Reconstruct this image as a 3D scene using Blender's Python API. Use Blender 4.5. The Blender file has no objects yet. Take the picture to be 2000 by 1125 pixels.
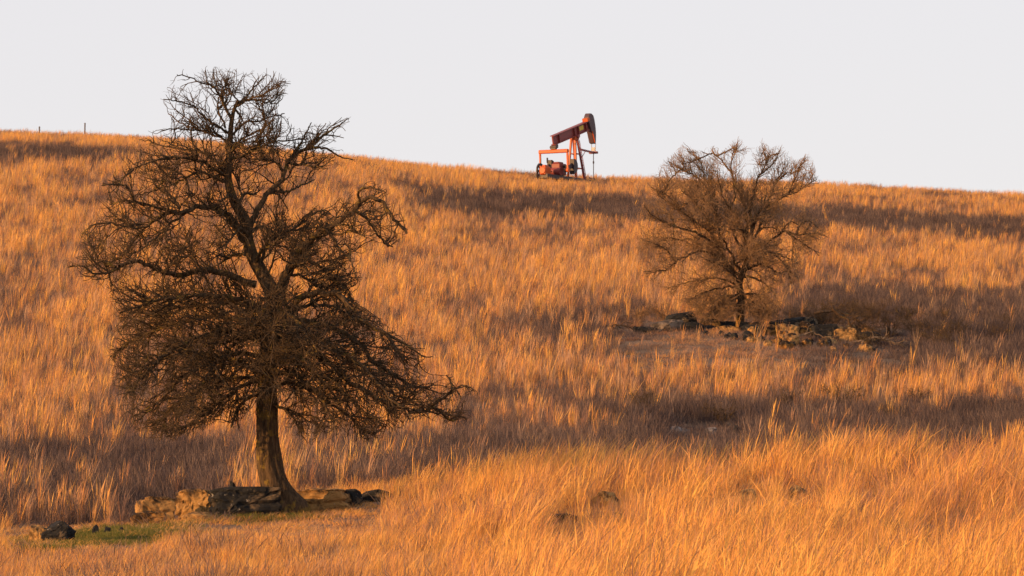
import bpy, bmesh, math, random
import numpy as np
from mathutils import Vector, Matrix, noise

# ------------------------------------------------------------------ camera, sky, sun, exposure
SC = bpy.context.scene
C = SC.collection
R = math.radians
F = 1000 / math.tan(R(6.0))                  # focal length in photograph pixels (2000 wide, 12 degree lens)
PITCH = math.atan((1100 - 562.5) / F)        # eye level lies at row 1100 of the photograph
CP, SP = math.cos(PITCH), math.sin(PITCH)
cam = bpy.data.cameras.new('camera')
cam.sensor_width = 36
cam.lens = 18 / math.tan(R(6.0))
cam.clip_start, cam.clip_end = 1, 20000
cam.dof.use_dof = True
cam.dof.focus_distance = 90
cam.dof.aperture_fstop = 14
cam_o = bpy.data.objects.new('camera', cam)
cam_o.rotation_euler = (math.pi / 2 + PITCH, 0, 0)
C.objects.link(cam_o)
SC.camera = cam_o

SUN_EL = R(9.0)
SUN_AZ = R(-117)        # compass-like angle from +Y (away from camera) towards +X; -117 = left and a little behind the camera
sun_to = Vector((math.sin(SUN_AZ) * math.cos(SUN_EL), math.cos(SUN_AZ) * math.cos(SUN_EL), math.sin(SUN_EL)))

W = bpy.data.worlds.new('World')
SC.world = W
W.use_nodes = True
nt = W.node_tree
nt.nodes.clear()
wo = nt.nodes.new('ShaderNodeOutputWorld')
bg = nt.nodes.new('ShaderNodeBackground')
sky = nt.nodes.new('ShaderNodeTexSky')
sky.sky_type = 'NISHITA'
sky.sun_disc = False
sky.sun_elevation = SUN_EL
sky.sun_rotation = SUN_AZ
sky.altitude = 300
sky.air_density = 1.0
sky.dust_density = 1.0
sky.ozone_density = 1.0
# thin even high cloud: the clear sky is blended with one pale tone over the whole dome
cloud = nt.nodes.new('ShaderNodeMix'); cloud.data_type = 'RGBA'
cloud.inputs[0].default_value = 0.86
cloud.inputs[7].default_value = (4.68, 4.47, 4.66, 1)
nt.links.new(sky.outputs[0], cloud.inputs[6])
nt.links.new(cloud.outputs[2], bg.inputs[0])
bg.inputs[1].default_value = 0.13
nt.links.new(bg.outputs[0], wo.inputs[0])

sl = bpy.data.lights.new('sun', 'SUN')
sl.energy = 5.0
sl.angle = R(0.6)
sl.color = (1.0, 0.545, 0.215)
so = bpy.data.objects.new('sun', sl)
so.rotation_euler = sun_to.to_track_quat('Z', 'Y').to_euler()
C.objects.link(so)

SC.render.engine = 'CYCLES'
SC.view_settings.view_transform = 'Standard'
SC.view_settings.look = 'None'
SC.view_settings.exposure = 0.52
SC.view_settings.gamma = 1.0
SC.view_settings.use_curve_mapping = False
SC.cycles.max_bounces = 6
SC.cycles.diffuse_bounces = 3
SC.cycles.transmission_bounces = 3

# ------------------------------------------------------------------ pixel <-> place
def ray(u, v):
    cx, cy = (u - 1000) / F, (562.5 - v) / F
    return np.array([cx, CP - SP * cy, SP + CP * cy])

def at(u, v, D):
    d = ray(u, v)
    return d * (D / d[1])

def to_px(P):
    P = np.asarray(P, float)
    x, y, z = P[..., 0], P[..., 1], P[..., 2]
    dz = CP * y + SP * z
    cy = (CP * z - SP * y) / dz
    return 1000 + F * x / dz, 562.5 - F * cy

# ------------------------------------------------------------------ terrain: thin plate through ground points
GP = []
def gp(D, **kw):
    for k, v in kw.items():
        GP.append((float(k[1:]), v, D))
for x in (-70, -35, 0, 35, 70):
    pass
gp(60, u0=1200, u700=1195, u1300=1190, u2000=1180)
gp(75, u0=1108, u500=1098, u1000=1092, u1500=1082, u2000=1070)
gp(80, u1100=1034, u1600=1018, u2000=1005)
gp(82, u100=1064)
gp(85.5, u1200=984, u1550=966, u2000=950)
gp(89, u0=1042, u300=1026, u545=1006, u700=996, u900=984)
gp(92, u1000=956, u1300=934, u1600=918, u2000=898)
gp(97, u0=1000, u250=994, u500=975, u800=958, u1000=948, u1300=936, u1600=922, u2000=903)
gp(106, u0=950, u500=940, u1000=925, u1500=917, u2000=900)
gp(116, u0=890, u500=895, u1000=892, u1350=893, u1700=890, u2000=882)
gp(130, u0=815, u500=820, u1000=830, u1500=848, u2000=838)
gp(150, u0=715, u500=720, u1000=735, u1440=742, u2000=765)
gp(170, u0=612, u500=622, u1000=638, u1440=645, u2000=682)
gp(200, u0=510, u500=525, u1000=552, u1440=568, u2000=600)
gp(230, u0=435, u500=455, u1000=492, u1440=510, u2000=538)
gp(260, u0=378, u500=402, u1000=448, u1440=464, u2000=490)
gp(300, u0=316, u500=345, u1000=395, u1440=414, u2000=438)
gp(335, u0=277, u500=306, u1000=360, u1440=378, u2000=402)
gp(352, u0=268, u500=298, u1000=348, u1440=366, u2000=393)
GPW = [at(u, v, D) for u, v, D in GP]
for D, dz in ((370, 1.45), (400, -1.5), (430, -8.0)):
    for u, v in ((0, 268), (500, 298), (1000, 348), (1440, 366), (2000, 393)):
        p = at(u, v, 352)
        GPW.append(np.array([p[0] * D / 352, D, p[2] + dz]))
for y, z in ((0, -1.7), (25, -1.6), (45, -1.25)):
    for x in (-12, 0, 12):
        GPW.append(np.array([x, y, z]))
GPW = np.array(GPW)
_S = np.array([1.0, 0.35])                   # along-slope distances weigh less than sideways ones
def _phi(r2):
    return np.where(r2 > 0, 0.5 * r2 * np.log(r2 + 1e-12), 0)
_X = GPW[:, :2] * _S / 20
_K = _phi(((_X[:, None] - _X[None]) ** 2).sum(-1)) + np.eye(len(_X)) * 0.0015
_P = np.c_[np.ones(len(_X)), _X]
_A = np.block([[_K, _P], [_P.T, np.zeros((3, 3))]])
_w = np.linalg.solve(_A, np.r_[GPW[:, 2], 0, 0, 0])

def _bump(x, y):
    return (0.07 * np.sin(x * 0.9 + 1.3 * np.sin(y * 0.31)) * np.sin(y * 0.53 + 0.7 * np.sin(x * 0.37))
            + 0.04 * np.sin(x * 2.1 + y * 0.7) * np.sin(y * 1.3 - x * 0.6 + 2))

def ground_z(x, y):
    x = np.asarray(x, float); y = np.asarray(y, float)
    shp = np.broadcast(x, y).shape
    x = np.broadcast_to(x, shp).ravel(); y = np.broadcast_to(y, shp).ravel()
    yc = np.clip(y, 0, 430)
    lim = 12 + yc * 0.14
    xc = lim * np.tanh(x / lim) * 1.0
    xc = np.where(np.abs(x) < lim * 0.7, x, np.sign(x) * (lim * 0.7 + lim * 0.3 * np.tanh((np.abs(x) - lim * 0.7) / (lim * 0.3))))
    q = np.c_[xc, yc] * _S / 20
    out = np.empty(len(q))
    for i in range(0, len(q), 20000):
        s = q[i:i + 20000]
        out[i:i + 20000] = _phi(((s[:, None] - _X[None]) ** 2).sum(-1)) @ _w[:len(_X)] + _w[len(_X)] + s @ _w[len(_X) + 1:]
    out -= np.clip(y - 430, 0, 500) * 0.06
    out += _bump(x, y)
    return out.reshape(shp)

def ground_hit(u, v, d0=62, d1=360):
    D = np.arange(d0, d1, 0.25)
    d = ray(u, v)
    pts = d[None] * (D / d[1])[:, None]
    below = pts[:, 2] <= ground_z(pts[:, 0], pts[:, 1])
    i = int(np.argmax(below)) if below.any() else len(D) - 1
    p = pts[i]
    return Vector((p[0], p[1], float(ground_z(p[0], p[1]))))

# ------------------------------------------------------------------ helpers
def tag(o, label=None, cat=None, group=None, kind=None):
    if label: o['label'] = label
    if cat: o['category'] = cat
    if group: o['group'] = group
    if kind or cat: o['kind'] = kind or 'thing'
    return o

def mesh_np(name, V, faces, mat=None, smooth=False):
    """faces: (n,3) or (n,4) integer array"""
    me = bpy.data.meshes.new(name)
    V = np.asarray(V, np.float32); faces = np.asarray(faces, np.int32)
    k = faces.shape[1]
    me.vertices.add(len(V)); me.vertices.foreach_set('co', V.ravel())
    me.loops.add(faces.size); me.loops.foreach_set('vertex_index', faces.ravel())
    me.polygons.add(len(faces))
    me.polygons.foreach_set('loop_start', np.arange(0, faces.size, k, dtype=np.int32))
    if smooth:
        me.polygons.foreach_set('use_smooth', np.ones(len(faces), bool))
    me.update(calc_edges=True)
    if mat: me.materials.append(mat)
    return me

def link(name, me, parent=None):
    o = bpy.data.objects.new(name, me)
    C.objects.link(o)
    if parent: o.parent = parent
    return o

def empty(name, loc, rz=0):
    o = bpy.data.objects.new(name, None)
    o.location = loc; o.rotation_euler = (0, 0, rz)
    o.empty_display_size = 0.3
    C.objects.link(o)
    return o

class N:
    """small node-graph helper"""
    def __init__(s, name):
        s.m = bpy.data.materials.new(name); s.m.use_nodes = True
        s.t = s.m.node_tree; s.t.nodes.clear()
        s.out = s.t.nodes.new('ShaderNodeOutputMaterial')
    def n(s, ty, **kw):
        x = s.t.nodes.new(ty)
        for k, v in kw.items(): setattr(x, k, v)
        return x
    def l(s, a, b): s.t.links.new(a, b)
    def coord(s, kind='Object'):
        return s.n('ShaderNodeTexCoord').outputs[kind]
    def noise(s, vec, scale, detail=4, rough=0.6, dist=0):
        x = s.n('ShaderNodeTexNoise'); x.inputs['Scale'].default_value = scale
        x.inputs['Detail'].default_value = detail; x.inputs['Roughness'].default_value = rough
        x.inputs['Distortion'].default_value = dist
        s.l(vec, x.inputs['Vector']); return x.outputs['Fac']
    def ramp(s, fac, stops):
        x = s.n('ShaderNodeValToRGB'); e = x.color_ramp.elements
        while len(e) < len(stops): e.new(0.5)
        for i, (p, c) in enumerate(stops):
            e[i].position = p; e[i].color = (*c, 1) if len(c) == 3 else c
        s.l(fac, x.inputs[0]); return x.outputs[0]
    def mix(s, fac, a, b, mode='MIX'):
        x = s.n('ShaderNodeMix', data_type='RGBA', blend_type=mode)
        for sock, val in ((x.inputs[0], fac), (x.inputs[6], a), (x.inputs[7], b)):
            if hasattr(val, 'is_linked'): s.l(val, sock)
            elif isinstance(val, (int, float)): sock.default_value = val
            else: sock.default_value = (*val, 1)
        return x.outputs[2]
    def principled(s, col, rough=0.8, bump=None, strength=0.5, dist=0.02, metallic=0, spec=0.3):
        p = s.n('ShaderNodeBsdfPrincipled')
        if hasattr(col, 'is_linked'): s.l(col, p.inputs['Base Color'])
        else: p.inputs['Base Color'].default_value = (*col, 1)
        if hasattr(rough, 'is_linked'): s.l(rough, p.inputs['Roughness'])
        else: p.inputs['Roughness'].default_value = rough
        p.inputs['Metallic'].default_value = metallic
        p.inputs['Specular IOR Level'].default_value = spec
        if bump is not None:
            b = s.n('ShaderNodeBump'); b.inputs['Strength'].default_value = strength
            b.inputs['Distance'].default_value = dist
            s.l(bump, b.inputs['Height']); s.l(b.outputs[0], p.inputs['Normal'])
        s.l(p.outputs[0], s.out.inputs[0]); return s.m

# ------------------------------------------------------------------ materials
def mat_ground():
    g = N('prairie_soil'); c = g.coord()
    a = g.noise(c, 0.35, 5); b = g.noise(c, 7, 4)
    col = g.mix(b, g.ramp(a, [(0.3, (0.09, 0.06, 0.048)), (0.7, (0.17, 0.105, 0.07))]), (0.22, 0.145, 0.09))
    return g.principled(col, 0.95, b, 0.6, 0.08, spec=0.1)

def mat_blade(name, stops, transl=0.3, var=0.35, straw=(0.46, 0.295, 0.19)):
    g = N(name)
    at_ = g.n('ShaderNodeAttribute', attribute_type='INSTANCER', attribute_name='tint')
    rnd = g.n('ShaderNodeAttribute', attribute_type='GEOMETRY', attribute_name='blade')
    m = g.n('ShaderNodeMath', operation='MULTIPLY_ADD')
    g.l(rnd.outputs['Fac'], m.inputs[0]); m.inputs[1].default_value = var
    g.l(at_.outputs['Fac'], m.inputs[2])
    col = g.ramp(m.outputs[0], stops)
    gy = g.n('ShaderNodeAttribute', attribute_type='INSTANCER', attribute_name='straw')
    col = g.mix(gy.outputs['Fac'], col, straw)
    d = g.n('ShaderNodeBsdfDiffuse'); t = g.n('ShaderNodeBsdfTranslucent')
    g.l(col, d.inputs[0]); g.l(col, t.inputs[0])
    mx = g.n('ShaderNodeMixShader'); mx.inputs[0].default_value = transl
    g.l(d.outputs[0], mx.inputs[1]); g.l(t.outputs[0], mx.inputs[2])
    g.l(mx.outputs[0], g.out.inputs[0])
    return g.m

def mat_bark(name, c0, c1, lichen, amount, scale=1.0):
    g = N(name); c = g.coord()
    mp = g.n('ShaderNodeMapping'); mp.inputs['Scale'].default_value = (1, 1, 0.16); g.l(c, mp.inputs[0])
    a = g.noise(mp.outputs[0], 20 * scale, 6, 0.75, 0.3); b = g.noise(c, 3.2, 5, 0.65)
    col = g.ramp(a, [(0.35, c0), (0.65, c1)])
    lf = g.ramp(b, [(amount, (0, 0, 0)), (amount + 0.06, (1, 1, 1))])
    lf2 = g.mix(g.noise(c, 14, 3), lf, (0, 0, 0))
    col = g.mix(lf2, col, lichen)
    return g.principled(col, 0.9, a, 1.0, 0.06, spec=0.15)

def mat_rock(name, base, light, dark, dk, pale=0.66):
    g = N(name); c = g.coord()
    a = g.noise(c, 2.6, 6, 0.65); b = g.noise(c, 9, 6, 0.7); d = g.noise(c, 1.7, 5, 0.7, 0.4)
    col = g.ramp(a, [(0.3, base), (0.7, light)])
    col = g.mix(g.ramp(d, [(dk, (1, 1, 1)), (dk + 0.12, (0, 0, 0))]), col, dark)
    col = g.mix(g.ramp(b, [(pale, (0, 0, 0)), (pale + 0.04, (1, 1, 1))]), col, (0.42, 0.38, 0.33))
    mp = g.n('ShaderNodeMapping'); mp.inputs['Scale'].default_value = (1, 1, 5); g.l(c, mp.inputs[0])
    h = g.noise(mp.outputs[0], 3, 6, 0.7)
    return g.principled(col, 0.92, h, 0.8, 0.06, spec=0.15)

def mat_paint(name, col, rust=0.45, rough=0.5):
    g = N(name); c = g.coord()
    a = g.noise(c, 2.2, 6, 0.7); b = g.noise(c, 11, 4)
    c2 = tuple(x * 0.78 for x in col)
    cc = g.mix(b, col, c2)
    cc = g.mix(g.ramp(a, [(rust + 0.14, (0, 0, 0)), (rust + 0.24, (1, 1, 1))]), cc, (0.11, 0.045, 0.022))
    return g.principled(cc, rough, b, 0.15, 0.01)

M = {}
M['ground'] = mat_ground()
M['grass'] = mat_blade('bluestem_blades', [(0.0, (0.16, 0.105, 0.098)), (0.26, (0.33, 0.175, 0.12)), (0.5, (0.54, 0.245, 0.10)), (0.76, (0.76, 0.35, 0.075)), (1.0, (0.85, 0.475, 0.115))])
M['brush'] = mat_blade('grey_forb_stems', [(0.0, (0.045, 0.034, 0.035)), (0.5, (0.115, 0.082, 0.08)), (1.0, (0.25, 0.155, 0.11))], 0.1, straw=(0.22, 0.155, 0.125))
M['green'] = mat_blade('short_green_blades', [(0.0, (0.055, 0.082, 0.02)), (0.5, (0.11, 0.132, 0.03)), (1.0, (0.30, 0.22, 0.07))], straw=(0.24, 0.19, 0.07))
M['bark'] = mat_bark('oak_bark', (0.022, 0.015, 0.010), (0.15, 0.095, 0.05), (0.28, 0.18, 0.03), 0.56)
M['twig'] = mat_bark('twig_bark', (0.042, 0.028, 0.018), (0.125, 0.082, 0.046), (0.27, 0.175, 0.04), 0.60)
M['bark2'] = mat_bark('small_tree_bark', (0.05, 0.032, 0.02), (0.15, 0.09, 0.05), (0.26, 0.17, 0.04), 0.6)
M['twig2'] = mat_bark('small_tree_twig_bark', (0.17, 0.10, 0.055), (0.34, 0.205, 0.11), (0.36, 0.23, 0.07), 0.58)
M['dead'] = mat_bark('dead_wood', (0.16, 0.10, 0.06), (0.34, 0.23, 0.14), (0.3, 0.22, 0.12), 0.7)
M['rock_tan'] = mat_rock('tan_limestone', (0.25, 0.135, 0.048), (0.44, 0.25, 0.09), (0.035, 0.025, 0.02), 0.40)
M['rock_dark'] = mat_rock('lichened_limestone', (0.10, 0.075, 0.05), (0.20, 0.14, 0.085), (0.02, 0.02, 0.021), 0.54, 0.64)
M['rock_pale'] = mat_rock('pale_limestone', (0.15, 0.11, 0.08), (0.27, 0.205, 0.155), (0.05, 0.04, 0.035), 0.44)
M['rock_white'] = mat_rock('white_limestone', (0.20, 0.175, 0.165), (0.32, 0.285, 0.27), (0.07, 0.06, 0.058), 0.42)
M['rock_gold'] = mat_rock('golden_limestone', (0.19, 0.088, 0.026), (0.36, 0.18, 0.05), (0.03, 0.02, 0.014), 0.47)
M['orange'] = mat_paint('orange_paint', (0.50, 0.095, 0.02), 0.44)
M['maroon'] = mat_paint('maroon_shade_paint', (0.22, 0.042, 0.038), 0.46)  # darker red, shade of the beam flank and front legs in the colour
M['dkmetal'] = mat_paint('dark_steel', (0.045, 0.03, 0.03), 0.5)
M['head'] = mat_paint('shaded_purple_steel', (0.085, 0.048, 0.055), 0.55)  # shade on the side of the horse head put into its colour
M['steel'] = mat_paint('galvanised_steel', (0.42, 0.40, 0.38), 0.62)
M['yellow'] = mat_paint('yellow_plate', (0.60, 0.42, 0.03), 0.6)
M['post'] = mat_bark('weathered_post', (0.07, 0.05, 0.04), (0.16, 0.12, 0.09), (0.2, 0.16, 0.1), 0.7)

# ------------------------------------------------------------------ ground sheet
def build_ground():
    ys = np.r_[-400, -100, np.arange(0, 60, 4), np.arange(60, 135, 0.6), np.arange(135, 400, 1.2), np.arange(400, 440, 5), 480, 560, 700, 1000, 1800, 3500]
    xs = np.r_[-3500, -1500, -600, -300, -160, np.arange(-80, -16, 1.6), np.arange(-16, 16, 0.6), np.arange(16, 80.1, 1.6), 160, 300, 600, 1500, 3500]
    X, Y = np.meshgrid(xs, ys)
    Z = ground_z(X, Y)
    V = np.c_[X.ravel(), Y.ravel(), Z.ravel()]
    nx, ny = len(xs), len(ys)
    i = (np.arange(ny - 1)[:, None] * nx + np.arange(nx - 1)[None]).ravel()
    Fc = np.c_[i, i + 1, i + nx + 1, i + nx]
    tag(link('ground', mesh_np('ground', V, Fc, M['ground'], True)), kind='structure')
build_ground()

# ------------------------------------------------------------------ tubes
def tubes(P, Rr, sides, rng):
    """P (n,p,3) polylines, Rr (n,p) radii -> verts, quads"""
    n, p, _ = P.shape
    T = np.empty_like(P)
    T[:, 1:-1] = P[:, 2:] - P[:, :-2]; T[:, 0] = P[:, 1] - P[:, 0]; T[:, -1] = P[:, -1] - P[:, -2]
    T /= np.linalg.norm(T, axis=-1, keepdims=True) + 1e-9
    ref = np.cross(P[:, -1] - P[:, 0], rng.normal(size=(n, 3)))
    ref /= np.linalg.norm(ref, axis=-1, keepdims=True) + 1e-9
    U = ref[:, None] - T * (T * ref[:, None]).sum(-1, keepdims=True)
    U /= np.linalg.norm(U, axis=-1, keepdims=True) + 1e-9
    B = np.cross(T, U)
    a = np.arange(sides) * 2 * math.pi / sides
    V = P[:, :, None] + Rr[:, :, None, None] * (np.cos(a)[None, None, :, None] * U[:, :, None] + np.sin(a)[None, None, :, None] * B[:, :, None])
    idx = np.arange(n * p * sides).reshape(n, p, sides)
    j = np.roll(idx, -1, axis=2)
    Q = np.stack([idx[:, :-1], j[:, :-1], j[:, 1:], idx[:, 1:]], -1).reshape(-1, 4)
    return V.reshape(-1, 3), Q

def resample(pts, n):
    pts = np.asarray(pts, float)
    # smooth path through the points (Catmull-Rom), then equal steps
    q = np.r_[[2 * pts[0] - pts[1]], pts, [2 * pts[-1] - pts[-2]]]
    out = []
    for i in range(len(pts) - 1):
        t = np.linspace(0, 1, 8, endpoint=False)[:, None]
        p0, p1, p2, p3 = q[i:i + 4]
        out.append(0.5 * (2 * p1 + (p2 - p0) * t + (2 * p0 - 5 * p1 + 4 * p2 - p3) * t ** 2 + (3 * p1 - p0 - 3 * p2 + p3) * t ** 3))
    out = np.vstack(out + [pts[-1:]])
    s = np.r_[0, np.cumsum(np.linalg.norm(np.diff(out, axis=0), axis=1))]
    g = np.linspace(0, s[-1], n)
    return np.c_[tuple(np.interp(g, s, out[:, k]) for k in range(3))]

def in_poly(u, v, poly):
    poly = np.asarray(poly, float)
    ins = np.zeros(u.shape, bool)
    x0, y0 = poly[-1]
    for x1, y1 in poly:
        c = (y1 > v) != (y0 > v)
        xx = (x0 - x1) * (v - y1) / ((y0 - y1) if y0 != y1 else 1e-9) + x1
        ins ^= c & (u < xx)
        x0, y0 = x1, y1
    return ins

def grow_poly(poly, d):
    p = np.asarray(poly, float); n = len(p)
    a = 0.5 * np.sum(p[:, 0] * np.roll(p[:, 1], -1) - np.roll(p[:, 0], -1) * p[:, 1])
    e = np.roll(p, -1, 0) - np.roll(p, 1, 0)
    nn = np.c_[e[:, 1], -e[:, 0]]; nn /= np.linalg.norm(nn, axis=1, keepdims=True)
    return p + nn * d * np.sign(a)

def fill_limbs(rng, limbs, region, n, near, depth, r0):
    """thin limbs from existing ones to random places inside a region of the crown"""
    q = np.asarray(region, float); pts = []
    for L in limbs:
        P = np.array(L[4], float)
        for i in range(len(P) - 1):
            for t in (0, .33, .66): pts.append((*(P[i] * (1 - t) + P[i + 1] * t), L[2] + (L[3] - L[2]) * (i + t) / (len(P) - 1)))
    pts = np.array(pts); out = []
    while len(out) < n:
        u = rng.uniform(q[:, 0].min(), q[:, 0].max()); v = rng.uniform(q[:, 1].min(), q[:, 1].max())
        if not in_poly(np.array([u]), np.array([v]), q)[0]: continue
        d = np.hypot(pts[:, 0] - u, pts[:, 1] - v)
        ok = np.where((d > near[0]) & (d < near[1]))[0]
        if not len(ok): continue
        b = pts[ok[np.argsort(d[ok])[rng.integers(0, min(12, len(ok)))]]]
        m = (b[:2] + (u, v)) / 2 + rng.normal(size=2) * 8 - (0, 8)
        out.append((r0, 0.9, b[2], b[2] + rng.uniform(-depth, depth), [(b[0], b[1]), (m[0], m[1]), (u, v)]))
    return out

def unit(a):
    return a / (np.linalg.norm(a, axis=-1, keepdims=True) + 1e-9)

def spawn(par, prad, ids, n, rng, lr, ang, bias, P, zig, r0, taper, poly, off, tmin=0.12, curve=0.0, wgt=None):
    """children on parent polylines; bias = world vector or function(pos)->vectors"""
    L = np.linalg.norm(np.diff(par, axis=1), axis=-1).sum(1)
    w = L if wgt is None else L * wgt[ids]
    k = rng.choice(len(par), n, p=w / w.sum())
    t = tmin + (1 - tmin) * rng.random(n) ** 0.85
    p = par.shape[1]
    f = t * (p - 1); i = np.minimum(f.astype(int), p - 2); fr = (f - i)[:, None]
    pos = par[k, i] * (1 - fr) + par[k, i + 1] * fr
    tan = unit(par[k, i + 1] - par[k, i])
    rad = prad[k, i] * (1 - fr[:, 0]) + prad[k, i + 1] * fr[:, 0]
    perp = unit(np.cross(tan, rng.normal(size=(n, 3))))
    a = R(1) * rng.uniform(*ang, n)[:, None]
    b = bias(pos) if callable(bias) else np.asarray(bias)[None]
    d = unit(np.cos(a) * tan + np.sin(a) * perp + b)
    ln = rng.uniform(*lr, n) * (1.15 - 0.55 * t)
    pts = np.empty((n, P, 3)); pts[:, 0] = pos
    for q in range(1, P):
        d = unit(d + zig * rng.normal(size=(n, 3)) + curve * b)
        pts[:, q] = pts[:, q - 1] + d * (ln / (P - 1))[:, None]
    rr0 = np.minimum(r0 * rng.uniform(0.75, 1.25, n), rad * 0.8)
    rr = rr0[:, None] * (1 - (1 - taper) * np.linspace(0, 1, P)[None])
    if poly is not None:
        u, v = to_px(pts + off)
        ins = in_poly(u, v, poly)
        keep = ins[:, -1] & ins[:, P // 2]
        pts, rr, k = pts[keep], rr[keep], k[keep]
    return pts, rr, ids[k]

# ------------------------------------------------------------------ trees
def build_tree(name, label, base_px, D, trunk, limbs, extra, poly, mats, prm, seed):
    rng = np.random.default_rng(seed)
    poly = grow_poly(poly, 7)
    g = at(base_px[0], base_px[1], D)
    base = np.array([g[0], D, float(ground_z(g[0], D))])
    root = empty(name, base)
    tag(root, label, 'tree')
    px = D / F
    def W3(u, v, dep=0.0):
        return at(u, v, D + dep) - base
    # trunk with flare, ridges and buttress roots
    tp = np.array([W3(u, v, d) for u, v, d, r in trunk])
    tr = np.array([r * px * prm.get('slim', 1) for *_, r in trunk])
    nT = 64
    s = np.r_[0, np.cumsum(np.linalg.norm(np.diff(tp, axis=0), axis=1))]
    TP = resample(tp, nT)
    sT = np.linspace(0, s[-1], nT)
    TR = np.interp(sT, s, tr)
    sd = 44
    V, Q = tubes(TP[None], TR[None], sd, rng)
    V = V.reshape(nT, sd, 3)
    ang = np.arange(sd) * 2 * math.pi / sd
    for i in range(nT):
        h = sT[i]
        ctr = TP[i]
        flare = prm.get('flare', 0.5) * math.exp(-h / prm.get('flare_h', 0.3))
        dirs = V[i] - ctr
        az = np.arctan2(dirs[:, 1], dirs[:, 0])
        m = 1 + flare * (0.55 + 0.45 * np.cos(3 * az + 0.6) + 0.35 * np.cos(5 * az + 2)) + 0.06 * np.sin(8 * az + 1.5 * np.sin(h * 2.2)) + 0.05 * np.sin(13 * az - 2 * np.sin(h * 3.1)) + 0.03 * np.sin(23 * az + h * 4) + 0.04 * np.sin(h * 7 + az * 2)
        if 'buttress' in prm:                       # one big root on a chosen side
            ba, bw, bh, bs = prm['buttress']
            da = np.angle(np.exp(1j * (az - ba)))
            m += bs * np.exp(-(da / bw) ** 2) * math.exp(-(h / bh) ** 1.4)
        V[i] = ctr + dirs * m[:, None]
    V[0, :, 2] -= 0.12
    cap = np.array([[i, (i + 1) % sd, (i + 2) % sd, i] for i in range(0)], int).reshape(0, 4)
    link('trunk', mesh_np('trunk', V.reshape(-1, 3), Q, mats[0], True), root)
    # limbs
    P1 = 26
    lp, lr_ = [], []
    for L in limbs + extra(rng):
        r0, r1, d0, d1, pts = L
        n = len(pts)
        q = np.array([W3(u, v, d0 + (d1 - d0) * (i / (n - 1)) ** 1.2) for i, (u, v) in enumerate(pts)])
        q = resample(q, P1)
        step = np.linalg.norm(np.diff(q, axis=0), axis=1).mean()
        jit = rng.normal(size=q.shape) * step * 0.16; jit[0] = 0
        q = q + jit
        lp.append(q); lr_.append((r0 + (r1 - r0) * np.linspace(0, 1, P1) ** 0.8) * px)
    lp = np.array(lp); lr_ = np.array(lr_)
    ids = np.arange(len(lp))
    wgt = np.array([prm['dens'](L) for L in limbs] + [prm.get('wx', 1.0)] * (len(lp) - len(limbs)))
    ctr = W3(*prm['centre'])
    bias2 = lambda p: 0.22 * unit(p - ctr) + np.c_[np.zeros((len(p), 2)), prm['up'](p[:, 2])]
    a2, ra2, i2 = spawn(lp, lr_, ids, prm['n'][0], rng, prm['l'][0], (30, 75), bias2, 12, 0.20, prm['r'][0], 0.35, poly, base, 0.1, 0.10, wgt)
    a3, ra3, i3 = spawn(np.r_[a2, lp[:, ::1][:, np.linspace(0, P1 - 1, 12).astype(int)]], np.r_[ra2, lr_[:, np.linspace(0, P1 - 1, 12).astype(int)]], np.r_[i2, ids],
                        prm['n'][1], rng, prm['l'][1], (30, 80), bias2, 7, prm.get('zig', .24), prm['r'][1], 0.5, poly, base, 0.08, 0.08)
    a4, ra4, i4 = spawn(a3, ra3, i3, prm['n'][2], rng, prm['l'][2], (30, 85), (0, 0, 0.05), 4, 0.22, prm['r'][2], 0.6, poly, base, 0.05)
    for k in range(len(lp)):
        sides = 10 if lr_[k, 0] > 0.04 else 7
        V, Q = tubes(lp[k:k + 1], lr_[k:k + 1], sides, rng)
        lo = link('limb', mesh_np('limb', V, Q, mats[0], True), root)
        VV, QQ, o = [], [], 0
        for A, RA, I, sd_ in ((a2, ra2, i2, 5), (a3, ra3, i3, 4), (a4, ra4, i4, 3)):
            m = I == k
            if m.any():
                v, q = tubes(A[m], RA[m], sd_, rng)
                VV.append(v); QQ.append(q + o); o += len(v)
        if VV:
            tag(link('twig_spray', mesh_np('twig_spray', np.vstack(VV), np.vstack(QQ), mats[1], True), lo), kind='stuff')
    return root, base

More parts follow.
